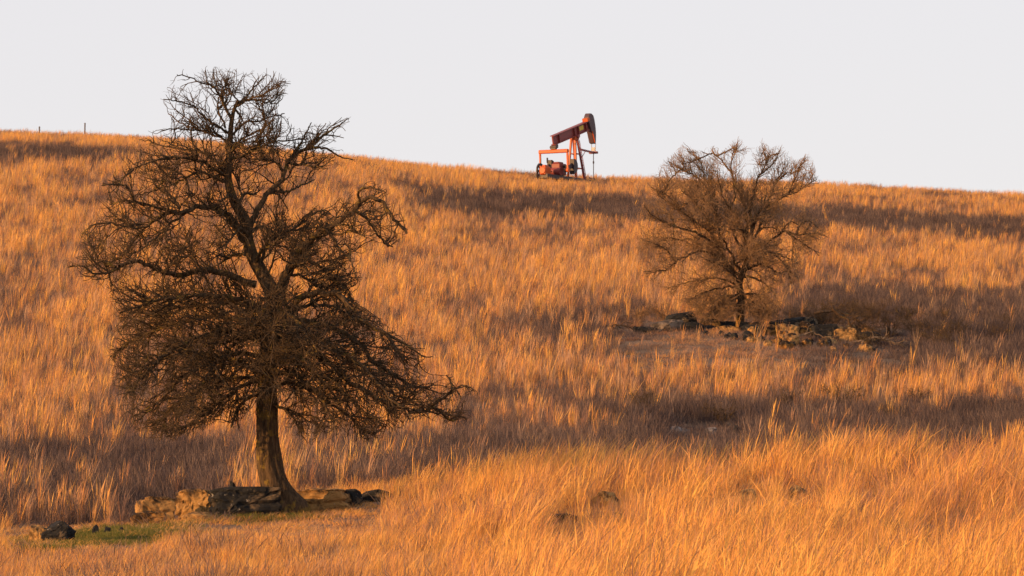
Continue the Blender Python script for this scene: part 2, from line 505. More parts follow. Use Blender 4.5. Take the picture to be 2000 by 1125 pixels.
# ---- large tree: limbs traced as (radius px at base, radius px at tip, depth offset at base, at tip, [(u, v) ...])
T1_TRUNK = [(556, 1010, 0, 38), (548, 985, 0, 33), (536, 950, 0, 28), (525, 900, 0, 25), (523, 850, 0, 23), (522, 800, 0, 22), (521, 740, 0, 20),
            (526, 680, 0, 19), (534, 620, 0, 18), (532, 575, 0, 16), (512, 535, .1, 14), (493, 500, .1, 13), (484, 465, .1, 12), (478, 430, 0, 11),
            (458, 395, 0, 9.5), (447, 360, 0, 8), (446, 330, 0, 7), (449, 290, 0, 6), (451, 250, 0, 5), (456, 218, 0, 4), (465, 195, 0, 3)]
T1_LIMBS = [
    # top of the crown
    (2.6, 1, 0, .5, [(462, 205), (480, 190), (495, 172), (512, 155), (520, 145)]),
    (2.6, 1, 0, -.6, [(458, 212), (487, 193), (515, 185), (535, 168), (556, 158)]),
    (2.4, 1, 0, .8, [(466, 198), (500, 195), (522, 200), (540, 192), (554, 174)]),
    (2.6, 1, 0, -.5, [(451, 232), (438, 205), (425, 180), (412, 166), (390, 160), (372, 150), (345, 146)]),
    (2.4, 1, 0, .3, [(449, 226), (436, 200), (420, 172), (404, 160), (402, 138)]),
    (2.8, 1, 0, -.7, [(448, 262), (420, 243), (398, 228), (378, 208), (350, 199), (320, 194)]),
    (2.2, 1, 0, .8, [(440, 250), (425, 205), (440, 170), (448, 148)]),
    (2.6, 1, 0, .6, [(446, 275), (410, 262), (380, 250), (352, 240), (330, 222)]),
    (2.6, 1, 0, -.8, [(452, 290), (420, 258), (385, 255), (345, 252), (315, 256)]),
    (2.8, 1, 0, .7, [(450, 268), (478, 240), (505, 236), (530, 228), (555, 222)]),
    (2.8, 1, 0, -.9, [(452, 285), (490, 262), (520, 245), (508, 212), (500, 200)]),
    (3.2, 1, 0, .4, [(450, 312), (485, 300), (520, 282), (560, 275), (600, 272)]),
    # upper left shelf
    (3.8, 1, 0, -1.2, [(447, 345), (410, 325), (374, 310), (320, 308), (280, 322), (250, 335)]),
    (3.4, 1, 0, .9, [(446, 335), (400, 300), (350, 290), (310, 282), (270, 272)]),
    (3.6, 1, 0, -.3, [(447, 358), (425, 350), (389, 337), (350, 355), (311, 368), (270, 380)]),
    # long arching left limb and its ends
    (8.5, 3, .1, -1.0, [(478, 470), (460, 442), (440, 420), (417, 407), (389, 403), (366, 411), (345, 416), (325, 409)]),
    (3.6, 1, -.8, -1.4, [(345, 412), (318, 420), (285, 443), (249, 443), (213, 435), (180, 440), (158, 466)]),
    (3.2, 1, -.8, -.2, [(352, 405), (335, 385), (318, 364), (300, 350)]),
    (3.0, 1, -.9, -1.9, [(325, 410), (290, 400), (262, 392), (250, 366), (222, 360), (198, 362)]),
    (2.8, 1, -.9, .4, [(335, 414), (290, 440), (262, 470), (240, 500), (215, 520)]),
    (2.8, 1, -.6, -2.0, [(366, 412), (330, 440), (300, 465), (270, 490), (245, 510)]),
    # low left limb with yellow lichen
    (7.5, 3.2, 0, -1.2, [(500, 556), (440, 535), (395, 528), (372, 534), (340, 537), (313, 531), (284, 515), (256, 512), (233, 521)]),
    (3.2, 1, -1.1, -1.5, [(240, 518), (215, 531), (182, 534), (159, 519), (131, 522)]),
    (2.8, 1, -1.1, -.6, [(226, 522), (208, 512), (190, 505), (178, 480)]),
    (2.6, 1, -.9, -1.6, [(316, 531), (345, 510), (370, 500), (384, 516)]),
    # big drooping lower left mass
    (6.5, 1.4, 0, -1.6, [(526, 620), (470, 585), (410, 575), (340, 580), (280, 592), (232, 612)]),
    (6.5, 1.4, 0, .9, [(524, 640), (460, 622), (390, 620), (320, 640), (260, 665), (226, 690)]),
    (6.0, 1.4, 0, -2.1, [(524, 670), (460, 650), (400, 655), (340, 680), (290, 720), (250, 770)]),
    (5.5, 1.4, 0, -1.0, [(522, 700), (470, 690), (410, 705), (350, 745), (310, 785), (265, 822)]),
    (5.0, 1.4, 0, 1.4, [(521, 715), (460, 700), (390, 690), (320, 700), (260, 730), (236, 745)]),
    (5.0, 1.4, 0, -1.4, [(521, 745), (480, 750), (440, 775), (400, 810), (360, 835), (325, 852)]),
    (4.5, 1.2, 0, -.6, [(521, 770), (490, 775), (462, 800), (452, 835)]),
    (4.5, 1.2, 0, 1.2, [(521, 740), (450, 740), (390, 760), (340, 795), (300, 830)]),
    (4.0, 1.2, 0, -2.2, [(524, 655), (470, 665), (430, 700), (395, 750), (370, 800)]),
    (4.5, 1.2, 0, 1.8, [(526, 610), (450, 590), (370, 600), (300, 610), (250, 640)]),
    # right side of the leader
    (7.0, 3, 0, .5, [(483, 455), (500, 415), (512, 392), (530, 370), (550, 350), (562, 318), (586, 297), (613, 285)]),
    (3.6, 1, .5, .9, [(606, 288), (636, 262), (656, 249), (680, 231)]),
    (3.2, 1, .5, .2, [(600, 290), (636, 290), (664, 306), (690, 312)]),
    (3.4, 1, .2, 1.3, [(528, 372), (560, 375), (590, 362), (615, 352)]),
    (3.2, 1, .4, -.6, [(556, 338), (540, 318), (520, 310), (498, 312)]),
    (3.0, 1, .4, -.9, [(562, 318), (585, 322), (610, 325), (640, 330)]),
    (3.0, 1, .5, 1.0, [(575, 303), (590, 275), (600, 255), (608, 240)]),
    # right leader and its arch
    (13, 6, .1, -.4, [(536, 600), (556, 545), (578, 502), (596, 478), (625, 453), (648, 445)]),
    (6, 2.4, -.4, -.9, [(640, 448), (662, 432), (690, 414), (700, 396), (722, 387), (746, 396), (766, 424), (784, 440), (796, 458)]),
    (3.6, 1.2, -.7, .6, [(692, 413), (716, 426), (731, 448), (752, 476), (768, 482)]),
    (3.0, 1.2, -.8, -1.6, [(702, 393), (700, 374), (722, 365), (752, 374)]),
    (5.0, 1.6, 0, .8, [(534, 585), (512, 510), (522, 476), (558, 454), (597, 431), (622, 412), (648, 420)]),
    (4.0, 1.2, -.2, .9, [(590, 500), (629, 525), (652, 548), (676, 560), (688, 590)]),
    (3.4, 1.2, -.4, -1.0, [(640, 448), (662, 484), (684, 510), (698, 545)]),
    (3.2, 1.2, -.3, -1.2, [(630, 452), (660, 458), (690, 452), (712, 462)]),
    (3.4, 1.2, 0, 1.4, [(560, 535), (590, 540), (620, 560), (650, 570), (672, 566)]),
    # lower right mass
    (9, 2, 0, -1.0, [(532, 640), (570, 600), (604, 578), (640, 572), (668, 580), (690, 618), (722, 633), (751, 650), (777, 682), (793, 708)]),
    (3.8, 1, -.7, -.9, [(745, 646), (770, 660), (796, 674), (825, 695), (845, 697)]),
    (8, 2, 0, .6, [(531, 650), (575, 628), (620, 632), (668, 650), (710, 680), (745, 720), (793, 748), (836, 756)]),
    (7.5, 3.2, 0, -.4, [(527, 700), (580, 680), (630, 700), (680, 745), (732, 777), (783, 797), (822, 804), (842, 792)]),
    (3.6, 1.2, -.4, -.9, [(838, 793), (862, 780), (886, 761), (908, 752), (928, 764)]),
    (4.0, 1.4, -.4, .2, [(838, 793), (860, 804), (881, 821), (898, 815), (912, 818)]),
    (2.6, 1, -.6, -.3, [(884, 764), (880, 745), (872, 732)]),
    (7, 1.6, 0, -1.5, [(524, 720), (560, 700), (604, 720), (636, 750), (674, 770), (719, 809), (752, 838)]),
    (6, 1.4, 0, 1.4, [(526, 690), (570, 670), (640, 680), (700, 710), (760, 760), (810, 790)]),
    (5, 1.2, 0, -2.0, [(524, 735), (570, 730), (610, 760), (640, 800), (660, 845)]),
    (5, 1.2, 0, 1.8, [(522, 750), (580, 750), (650, 790), (700, 830), (735, 850)]),
    (6, 1.4, 0, -1.9, [(530, 665), (580, 650), (630, 665), (690, 700), (740, 750), (790, 800)]),
    (4, 1.2, 0, -.8, [(522, 790), (548, 795), (570, 812), (590, 850)]),
    (5, 1.2, 0, 2.2, [(532, 630), (590, 600), (650, 600), (690, 620), (715, 640)]),
]
def t1_extra(rng):
    out = []
    for u, v in ((534, 600), (530, 640), (526, 680), (524, 710), (522, 740), (500, 510), (484, 460), (465, 400), (447, 350), (449, 300),
                 (540, 590), (560, 540), (536, 620), (526, 660), (522, 720)):
        for sgn in (-1, 1):
            ln = rng.uniform(0.55, 1.0) * (2.6 if v > 560 else 1.8 if v > 400 else 1.1)
            du = rng.uniform(-95, 95) * (1.0 if v > 400 else 0.5)
            dv = rng.uniform(-50, 30) if v < 560 else rng.uniform(-30, 70)
            pts = [(u, v), (u + du * .35, v - 18 + dv * .2), (u + du * .7, v - 8 + dv * .6), (u + du, v + dv)]
            out.append((5.0 if v > 560 else 4.0, 1.2, 0, sgn * ln, pts))
    out += fill_limbs(rng, T1_LIMBS, [(180, 350), (270, 280), (430, 270), (470, 420), (490, 560), (230, 580), (170, 520), (170, 440)], 8, (45, 130), 1.2, 2.6)
    out += fill_limbs(rng, T1_LIMBS, [(460, 250), (600, 260), (600, 340), (560, 400), (640, 430), (700, 470), (690, 560), (560, 560), (500, 470)], 7, (40, 110), 1.0, 2.6)
    return out
T1_POLY = [(316, 190), (340, 145), (400, 134), (460, 140), (520, 138), (566, 155), (556, 185), (536, 218), (575, 240), (640, 245), (690, 226), (672, 262), (650, 284),
           (696, 316), (640, 334), (600, 338), (575, 372), (560, 410), (600, 412), (650, 400), (694, 366), (740, 358), (778, 405), (796, 450), (770, 480), (730, 480),
           (704, 510), (706, 552), (680, 560), (698, 598), (760, 640), (850, 694), (822, 712), (846, 752), (872, 730), (900, 735), (934, 762), (918, 825), (870, 826), (820, 812), (765, 845),
           (720, 858), (650, 858), (575, 862), (556, 820), (540, 812), (500, 812), (470, 842), (430, 818), (370, 850), (320, 862), (250, 838), (226, 770), (212, 690),
           (226, 600), (205, 560), (126, 528), (128, 512), (165, 500), (156, 470), (158, 436), (196, 425), (190, 362), (225, 340), (262, 270), (310, 256), (340, 232)]
def t1_dens(L):
    u, v = L[4][-1]
    if v > 560: return 1.8 if u < 540 else 1.15
    if v < 300 and u < 560: return 0.55
    return 0.72
tree1, tree1_base = build_tree('bare_tree', 'large spreading leafless tree rooted at the edge of a stone ledge', (546, 1003), 89,
    T1_TRUNK, T1_LIMBS, t1_extra, T1_POLY, (M['bark'], M['twig']),
    dict(slim=0.9, wx=0.55, flare=0.12, flare_h=0.35, buttress=(0.15, 0.55, 0.5, 0.55), dens=t1_dens, centre=(500, 620, 0),
         up=lambda z: np.clip(0.10 * (z - 2.6), -0.22, 0.22), n=(1250, 10500, 20000), l=((0.35, 1.25), (0.2, 0.62), (0.06, 0.24)), r=(0.018, 0.0088, 0.0052)), 7)

# ---- smaller tree
T2_TRUNK = [(1444, 652, 0, 12), (1445, 630, 0, 10), (1447, 605, 0, 9), (1448, 580, 0, 9), (1444, 555, 0, 8), (1452, 530, 0, 7), (1460, 505, 0, 6), (1466, 470, 0, 5), (1470, 440, 0, 4)]
T2_LIMBS = [
    (4.5, 1, 0, .8, [(1458, 520), (1448, 482), (1434, 460), (1437, 440), (1428, 410), (1436, 380), (1430, 345)]),
    (5.5, 1, 0, -1, [(1466, 470), (1476, 424), (1500, 402), (1536, 381), (1551, 352), (1564, 324), (1575, 308)]),
    (3, 1, -.6, .4, [(1530, 384), (1560, 372), (1585, 356), (1596, 350)]),
    (5, 1, 0, -1.2, [(1462, 500), (1478, 478), (1500, 470), (1532, 452), (1560, 459), (1590, 456), (1615, 463)]),
    (3, 1, -.8, 0, [(1556, 458), (1562, 440), (1580, 432), (1600, 448)]),
    (3, 1, -.6, -1.4, [(1536, 454), (1560, 470), (1590, 490), (1600, 500)]),
    (4.5, 1, 0, .6, [(1469, 450), (1466, 409), (1473, 377), (1482, 342), (1497, 320), (1492, 295), (1489, 280)]),
    (3, 1, .4, 1.3, [(1482, 342), (1505, 325), (1520, 300), (1526, 288)]),
    (4.5, 1, 0, -.5, [(1460, 470), (1456, 413), (1443, 377), (1427, 331), (1436, 300), (1440, 277)]),
    (3, 1, -.2, .9, [(1430, 340), (1410, 315), (1395, 300), (1390, 292)]),
    (5, 1, 0, .9, [(1446, 556), (1424, 530), (1408, 480), (1398, 413), (1380, 360), (1368, 320), (1342, 290)]),
    (3, 1, .6, -.3, [(1385, 372), (1360, 345), (1330, 330), (1305, 315)]),
    (5, 1, 0, -1.1, [(1446, 560), (1424, 525), (1388, 460), (1350, 427), (1315, 402), (1272, 367)]),
    (4, 1, -.3, -1.6, [(1400, 480), (1360, 455), (1310, 440), (1265, 420)]),
    (4.5, 1, 0, -1.6, [(1446, 545), (1422, 516), (1372, 489), (1329, 505), (1301, 527), (1258, 530)]),
    (4, 1, 0, 1.5, [(1446, 550), (1400, 500), (1350, 470), (1300, 470), (1255, 480)]),
    (3.6, 1, 0, -1.2, [(1446, 565), (1428, 560), (1393, 566), (1365, 575), (1340, 590)]),
    (3.6, 1, 0, 1.2, [(1446, 560), (1410, 545), (1370, 545), (1330, 555), (1300, 565)]),
    (4, 1, 0, .8, [(1453, 528), (1489, 516), (1520, 534), (1540, 530), (1560, 545)]),
    (3.6, 1, 0, -1.5, [(1453, 540), (1480, 545), (1505, 565), (1520, 590)]),
    (3.6, 1, 0, 1.6, [(1460, 505), (1490, 490), (1530, 500), (1560, 515)]),
    (4, 1, 0, -1.8, [(1450, 535), (1430, 500), (1400, 450), (1360, 400), (1330, 370)]),
    (4, 1, 0, 1.8, [(1464, 480), (1490, 430), (1510, 370), (1530, 330)]),
    (4, 1, 0, -1.6, [(1462, 490), (1440, 430), (1410, 380), (1400, 330)]),
    (3.2, 1, 0, -.8, [(1446, 572), (1430, 580), (1410, 600), (1400, 622)]),
    (3.2, 1, 0, -1.4, [(1446, 580), (1425, 590), (1395, 605), (1378, 626)]),
    (3.2, 1, 0, -1.3, [(1449, 582), (1470, 590), (1492, 606), (1508, 626)]),
    (3.0, 1, 0, -1.6, [(1446, 588), (1438, 596), (1432, 610), (1428, 622)]),
    (3.0, 1, 0, -1.2, [(1448, 570), (1456, 580), (1464, 600), (1466, 616)]),
    (3.2, 1, 0, 1.2, [(1446, 575), (1415, 580), (1380, 592), (1352, 602)]),
    (3.2, 1, 0, .7, [(1448, 575), (1475, 575), (1492, 592), (1505, 610)]),
]
T2_LIMBS = [(r0 * .72, .7, d0, d1, p) for r0, r1, d0, d1, p in T2_LIMBS]
def t2_extra(rng):
    out = []
    for u, v in ((1446, 556), (1452, 530), (1460, 505), (1466, 470), (1470, 440)):
        for sgn in (-1, 1):
            du = rng.uniform(-70, 60); dv = rng.uniform(-60, 10)
            out.append((3.0, 1, 0, sgn * rng.uniform(1.2, 2.2), [(u, v), (u + du * .4, v - 15 + dv * .3), (u + du, v + dv)]))
    return out + fill_limbs(rng, T2_LIMBS, T2_POLY, 22, (30, 80), 1.4, 1.6)
T2_POLY = [(1292, 322), (1318, 305), (1336, 284), (1352, 296), (1372, 300), (1392, 288), (1412, 300), (1428, 284), (1442, 270), (1456, 292), (1472, 296), (1488, 274), (1504, 296), (1526, 282), (1538, 306), (1556, 318), (1580, 300), (1586, 330), (1600, 350), (1566, 372), (1570, 410), (1620, 455), (1608, 492), (1570, 500),
           (1566, 548), (1530, 590), (1514, 628), (1470, 618), (1420, 622), (1380, 634), (1340, 606), (1310, 575), (1252, 538), (1244, 480), (1248, 400), (1268, 350)]
tree2, tree2_base = build_tree('bare_tree', 'smaller leafless round tree growing out of a heap of rocks', (1444, 645), 170,
    T2_TRUNK, T2_LIMBS, t2_extra, T2_POLY, (M['bark2'], M['twig2']),
    dict(zig=.13, slim=.78, flare=0.35, flare_h=0.3, dens=lambda L: 1.9 if L[4][-1][1] > 595 else 1.4 if L[4][-1][0] < 1430 else 0.9, centre=(1440, 500, 0),
         up=lambda z: np.clip(0.14 * (z - 2.2), -0.05, 0.45), n=(1100, 8600, 17000), l=((0.4, 1.2), (0.25, 0.8), (0.1, 0.34)), r=(0.014, 0.0082, 0.0056)), 11)

# ------------------------------------------------------------------ pump jack (local X towards the horse head)
def bm_box(bm, c, s, rot=None):
    m = Matrix.Translation(c) @ (rot.to_4x4() if rot else Matrix.Identity(4)) @ Matrix.Diagonal((*s, 1))
    bmesh.ops.create_cube(bm, size=1, matrix=m)
def bm_bar(bm, a, b, w, h=None, up=(0, 0, 1)):
    a, b = Vector(a), Vector(b); h = h or w
    x = (b - a).normalized(); up = Vector(up)
    if abs(x.dot(up)) > 0.95: up = Vector((1, 0, 0))
    y = up.cross(x).normalized(); z = x.cross(y)
    rot = Matrix((x, y, z)).transposed()
    bm_box(bm, (a + b) / 2, ((b - a).length, w, h), rot)
def bm_cyl(bm, a, b, r, seg=16, r2=None):
    a, b = Vector(a), Vector(b)
    q = (b - a).to_track_quat('Z', 'Y').to_matrix().to_4x4()
    bmesh.ops.create_cone(bm, cap_ends=True, segments=seg, radius1=r, radius2=r if r2 is None else r2, depth=(b - a).length, matrix=Matrix.Translation((a + b) / 2) @ q)
def bm_prism(bm, prof, y0, y1):
    a = [bm.verts.new((x, y0, z)) for x, z in prof]; b = [bm.verts.new((x, y1, z)) for x, z in prof]
    n = len(prof)
    bm.faces.new(a); bm.faces.new(b[::-1])
    for i in range(n):
        bm.faces.new((a[i], b[i], b[(i + 1) % n], a[(i + 1) % n]))
    bmesh.ops.recalc_face_normals(bm, faces=bm.faces)
def part(name, bm, mat, parent, bevel=0.0, loc=None):
    if bevel:
        bmesh.ops.bevel(bm, geom=[e for e in bm.edges if e.calc_face_angle(0) > 0.6], offset=bevel, segments=1, affect='EDGES')
    me = bpy.data.meshes.new(name); bm.to_mesh(me); bm.free()
    me.materials.append(mat)
    return link(name, me, parent)

def build_pump():
    D = 350
    p = at(1122.5, 352, D)
    z0 = float(ground_z(p[0], D))
    t = empty('pump_jack', (p[0], D, z0 - 0.12), R(60)); t.scale = (1, 1, 1.04)
    tag(t, 'orange and maroon oil pump jack standing on the grassy hilltop', 'pump jack')
    B = bmesh.new
    # skid base
    bm = B()
    for y in (-0.45, 0.45):
        bm_box(bm, (-1.7, y, 0.14), (6.4, 0.16, 0.28))
    for x in (-4.6, -3.4, -2.2, -0.4, 0.9, 1.4):
        bm_box(bm, (x, 0, 0.12), (0.14, 0.76, 0.2))
    part('skid', bm, M['dkmetal'], t, 0.01)
    # samson post legs: sunlit pair coloured orange, shaded pair maroon
    for (x, y), m in (((-0.40, 0.34), 'orange'), ((-0.40, -0.34), 'orange'), ((0.85, 0.34), 'maroon'), ((0.85, -0.34), 'maroon')):
        bm = B(); bm_bar(bm, (x, y, 0.26), (0.02 * (1 if x > 0 else -1) + 0.05 * (1 if x > 0 else -4), y * 0.45, 3.12), 0.14, 0.14, (1, 0, 0))
        part('post_leg', bm, M[m], t, 0.008)
    for z, x0, x1, yy in ((1.0, -0.34, 0.62, 0.28), (2.0, -0.26, 0.34, 0.22)):
        bm = B()
        for y in (-yy, yy): bm_bar(bm, (x0, y, z), (x1, y, z), 0.07)
        for x in (x0, x1): bm_bar(bm, (x, -yy, z), (x, yy, z), 0.07)
        part('cross_brace', bm, M['maroon'], t)
    bm = B(); bm_box(bm, (-0.04, 0, 3.08), (0.62, 0.46, 0.18)); part('saddle_plate', bm, M['orange'], t, 0.015)
    bm = B(); bm_cyl(bm, (0.02, -0.34, 3.2), (0.02, 0.34, 3.2), 0.13); part('centre_bearing', bm, M['maroon'], t)
    # ladder on the camera-right rear leg
    bm = B()
    for y in (-0.50, -0.24):
        bm_bar(bm, (0.86, y, 0.2), (0.14, y * 0.62, 2.95), 0.035)
    for i in range(9):
        k = (i + 0.6) / 9.4
        bm_bar(bm, (0.86 - 0.72 * k + .02, -0.50 + 0.19 * k, 0.2 + 2.75 * k), (0.86 - 0.72 * k + .02, -0.24 + 0.09 * k, 0.2 + 2.75 * k), 0.03)
    part('ladder', bm, M['maroon'], t)
    # walking beam (I section), tilted up towards the head
    tilt = math.atan2(1.44, 5.23)
    ax = Vector((math.cos(tilt), 0, math.sin(tilt))); nz = Vector((-math.sin(tilt), 0, math.cos(tilt)))
    Cc = Vector((0, 0, 3.58))
    rot = Matrix((ax, Vector((0, 1, 0)), nz)).transposed()
    bm = B()
    l0, l1 = -3.35, 1.95
    mid = Cc + ax * (l0 + l1) / 2
    bm_box(bm, mid, (l1 - l0, 0.10, 0.58), rot)
    bm_box(bm, mid + nz * 0.31, (l1 - l0, 0.36, 0.055), rot)
    bm_box(bm, mid - nz * 0.31, (l1 - l0, 0.36, 0.055), rot)
    wb = part('walking_beam', bm, M['maroon'], t, 0.006)
    for s in (-2.55, -0.25, 0.35, 1.5):
        bm = B()
        for y in (-1, 1): bm_box(bm, Cc + ax * s + Vector((0, y * 0.11, 0)), (0.05, 0.12, 0.565), rot)
        part('web_stiffener', bm, M['maroon'], wb)
    bm = B(); bm_box(bm, Cc + ax * 0.92 + Vector((0, -0.066, 0)) + nz * 0.04, (0.62, 0.012, 0.30), rot); part('name_plate', bm, M['yellow'], wb)
    bm = B(); bm_box(bm, Cc + ax * 0.0 - nz * 0.40, (0.7, 0.42, 0.13), rot); part('saddle', bm, M['maroon'], t, 0.015)
    # tail bearing and equalizer, pitman arms
    tail = Cc + ax * (-3.0)
    eqz, eqx = 1.95, -3.08
    bm = B(); bm_box(bm, (tail.x, 0, tail.z - 0.45), (0.4, 0.34, 0.24)); bm_cyl(bm, (eqx, -0.26, tail.z - 0.55), (eqx, 0.26, tail.z - 0.55), 0.12)
    bm_box(bm, (eqx, 0, 2.2), (0.22, 0.42, 0.22)); part('tail_bearing', bm, M['dkmetal'], t, 0.01)
    bm = B(); bm_box(bm, (eqx, 0, eqz), (0.24, 2.42, 0.26)); part('equalizer', bm, M['orange'], t, 0.05)
    for y in (-1.12, 1.12):
        bm = B(); bm_bar(bm, (eqx, y, eqz - 0.1), (eqx + 0.08, y, 0.62), 0.12, 0.12, (1, 0, 0)); bm_cyl(bm, (eqx + 0.08, y - 0.1, 0.62), (eqx + 0.08, y + 0.1, 0.62), 0.14)
        part('pitman_arm', bm, M['orange'], t, 0.008)
    # gear box, cranks, counterweights
    sx, szz = -2.3, 0.95
    bm = B(); bm_box(bm, (sx, 0, 0.75), (1.0, 0.7, 0.8)); bm_box(bm, (sx - .1, 0, 1.2), (0.7, 0.5, 0.12)); part('gear_box', bm, M['maroon'], t, 0.05)
    bm = B(); bm_cyl(bm, (sx, -1.0, szz), (sx, 1.0, szz), 0.09); part('crank_shaft', bm, M['dkmetal'], t)
    for y in (-0.93, 0.93):
        bm = B(); bm_bar(bm, (sx + 0.55, y, szz + 0.22), (eqx + 0.0, y, 0.58), 0.12, 0.30); part('crank', bm, M['dkmetal'], t, 0.02)
        cw = B()
        prof = [(sx + 0.25, szz - 0.55)] + [(sx + 0.3 + 0.5 * math.cos(a), szz + 0.02 + 0.5 * math.sin(a)) for a in np.linspace(-1.3, 1.7, 12)] + [(sx + 0.2, szz + 0.5)]
        bm_prism(cw, prof, y - 0.18, y + 0.18); part('counterweight', cw, M['dkmetal'], t)
    # belt sheave (spoked wheel) on the sunny side
    bm = B()
    wc = Vector((-3.35, 0.95, 0.62)); rr = 0.46
    for i in range(24):
        a0, a1 = 2 * math.pi * i / 24, 2 * math.pi * (i + 1) / 24
        bm_bar(bm, wc + Vector((rr * math.cos(a0), 0, rr * math.sin(a0))), wc + Vector((rr * math.cos(a1), 0, rr * math.sin(a1))), 0.16, 0.09, (0, 1, 0))
    for i in range(6):
        a = math.pi * i / 3
        bm_bar(bm, wc, wc + Vector((rr * math.cos(a), 0, rr * math.sin(a))), 0.06, 0.06, (0, 1, 0))
    bm_cyl(bm, wc - Vector((0, .12, 0)), wc + Vector((0, .12, 0)), 0.11)
    bm_cyl(bm, wc, Vector((-3.6, 0.3, 0.62)), 0.05)
    part('flywheel', bm, M['dkmetal'], t)
    # engine
    bm = B(); bm_box(bm, (-4.15, 0.08, 0.55), (0.8, 0.5, 0.56)); bm_box(bm, (-4.15, 0.08, 0.88), (0.5, 0.3, 0.14)); bm_cyl(bm, (-4.6, .08, .55), (-4.5, .08, .55), .26); part('engine', bm, M['orange'], t, 0.05)
    bm = B(); bm_cyl(bm, (-4.0, 0.0, 1.1), (-4.0, 0.0, 1.45), 0.06); part('exhaust_pipe', bm, M['dkmetal'], t)
    bm = B(); bm_cyl(bm, (-2.95, -0.55, 0.55), (-2.95, 0.35, 0.55), 0.28); part('fuel_drum', bm, M['maroon'], t)
    # horse head: arc about the centre bearing
    bm = B()
    rad = 2.82
    arc = [(rad * math.cos(a), 3.42 + rad * math.sin(a)) for a in np.linspace(R(-11), R(30), 14)]
    prof = [(2.52, 2.92)] + arc + [(2.20, 4.96), (1.92, 4.96), (1.72, 4.70), (1.76, 4.32), (2.14, 3.72)]
    bm_prism(bm, prof, -0.21, 0.21); hh = part('horse_head', bm, M['head'], t, 0.02)
    bm = B(); bm_box(bm, Cc + ax * 1.86 + nz * 0.44, (0.34, 0.44, 0.22), rot); part('head_latch', bm, M['orange'], hh)
    bm = B(); bm_bar(bm, (2.18, -0.215, 3.72), (2.56, -0.215, 2.96), 0.03, 0.13, (0, 1, 0)); part('edge_plate', bm, M['orange'], hh)
    # bridle, carrier bar, polished rod
    xr = rad + 0.03
    for y in (-0.16, 0.16):
        bm = B(); bm_cyl(bm, (xr - 0.04, y, 3.35), (xr - 0.06, y, 2.32), 0.025, 8); part('bridle_cable', bm, M['steel'], t)
    bm = B(); bm_box(bm, (xr - 0.06, 0, 2.52), (0.07, 0.26, 0.26)); part('bridle_plate', bm, M['steel'], t, 0.01)
    bm = B(); bm_box(bm, (xr - 0.06, 0, 2.28), (0.24, 0.66, 0.16)); part('carrier_bar', bm, M['maroon'], t, 0.02)
    bm = B(); bm_cyl(bm, (xr - 0.06, 0, 2.4), (xr - 0.06, 0, 0.2), 0.03, 8); bm_cyl(bm, (xr - 0.06, 0, 1.52), (xr - 0.06, 0, 1.68), 0.06, 8); part('polished_rod', bm, M['dkmetal'], t)
    bm = B(); bm_cyl(bm, (xr - 0.06, 0, 0.0), (xr - 0.06, 0, 0.5), 0.11, 12); bm_cyl(bm, (xr - 0.06, 0, 0.4), (xr - 1.6, -0.5, 0.4), 0.045, 8)
    part('wellhead', bm, M['dkmetal'], t)
    bm = B(); bm_bar(bm, (0.26, -0.2, 2.34), (xr - 0.1, -0.1, 2.26), 0.09, 0.13); bm_bar(bm, (0.5, -0.22, 1.65), (1.3, -0.15, 2.26), 0.035); part('guide_arm', bm, M['maroon'], t)
build_pump()

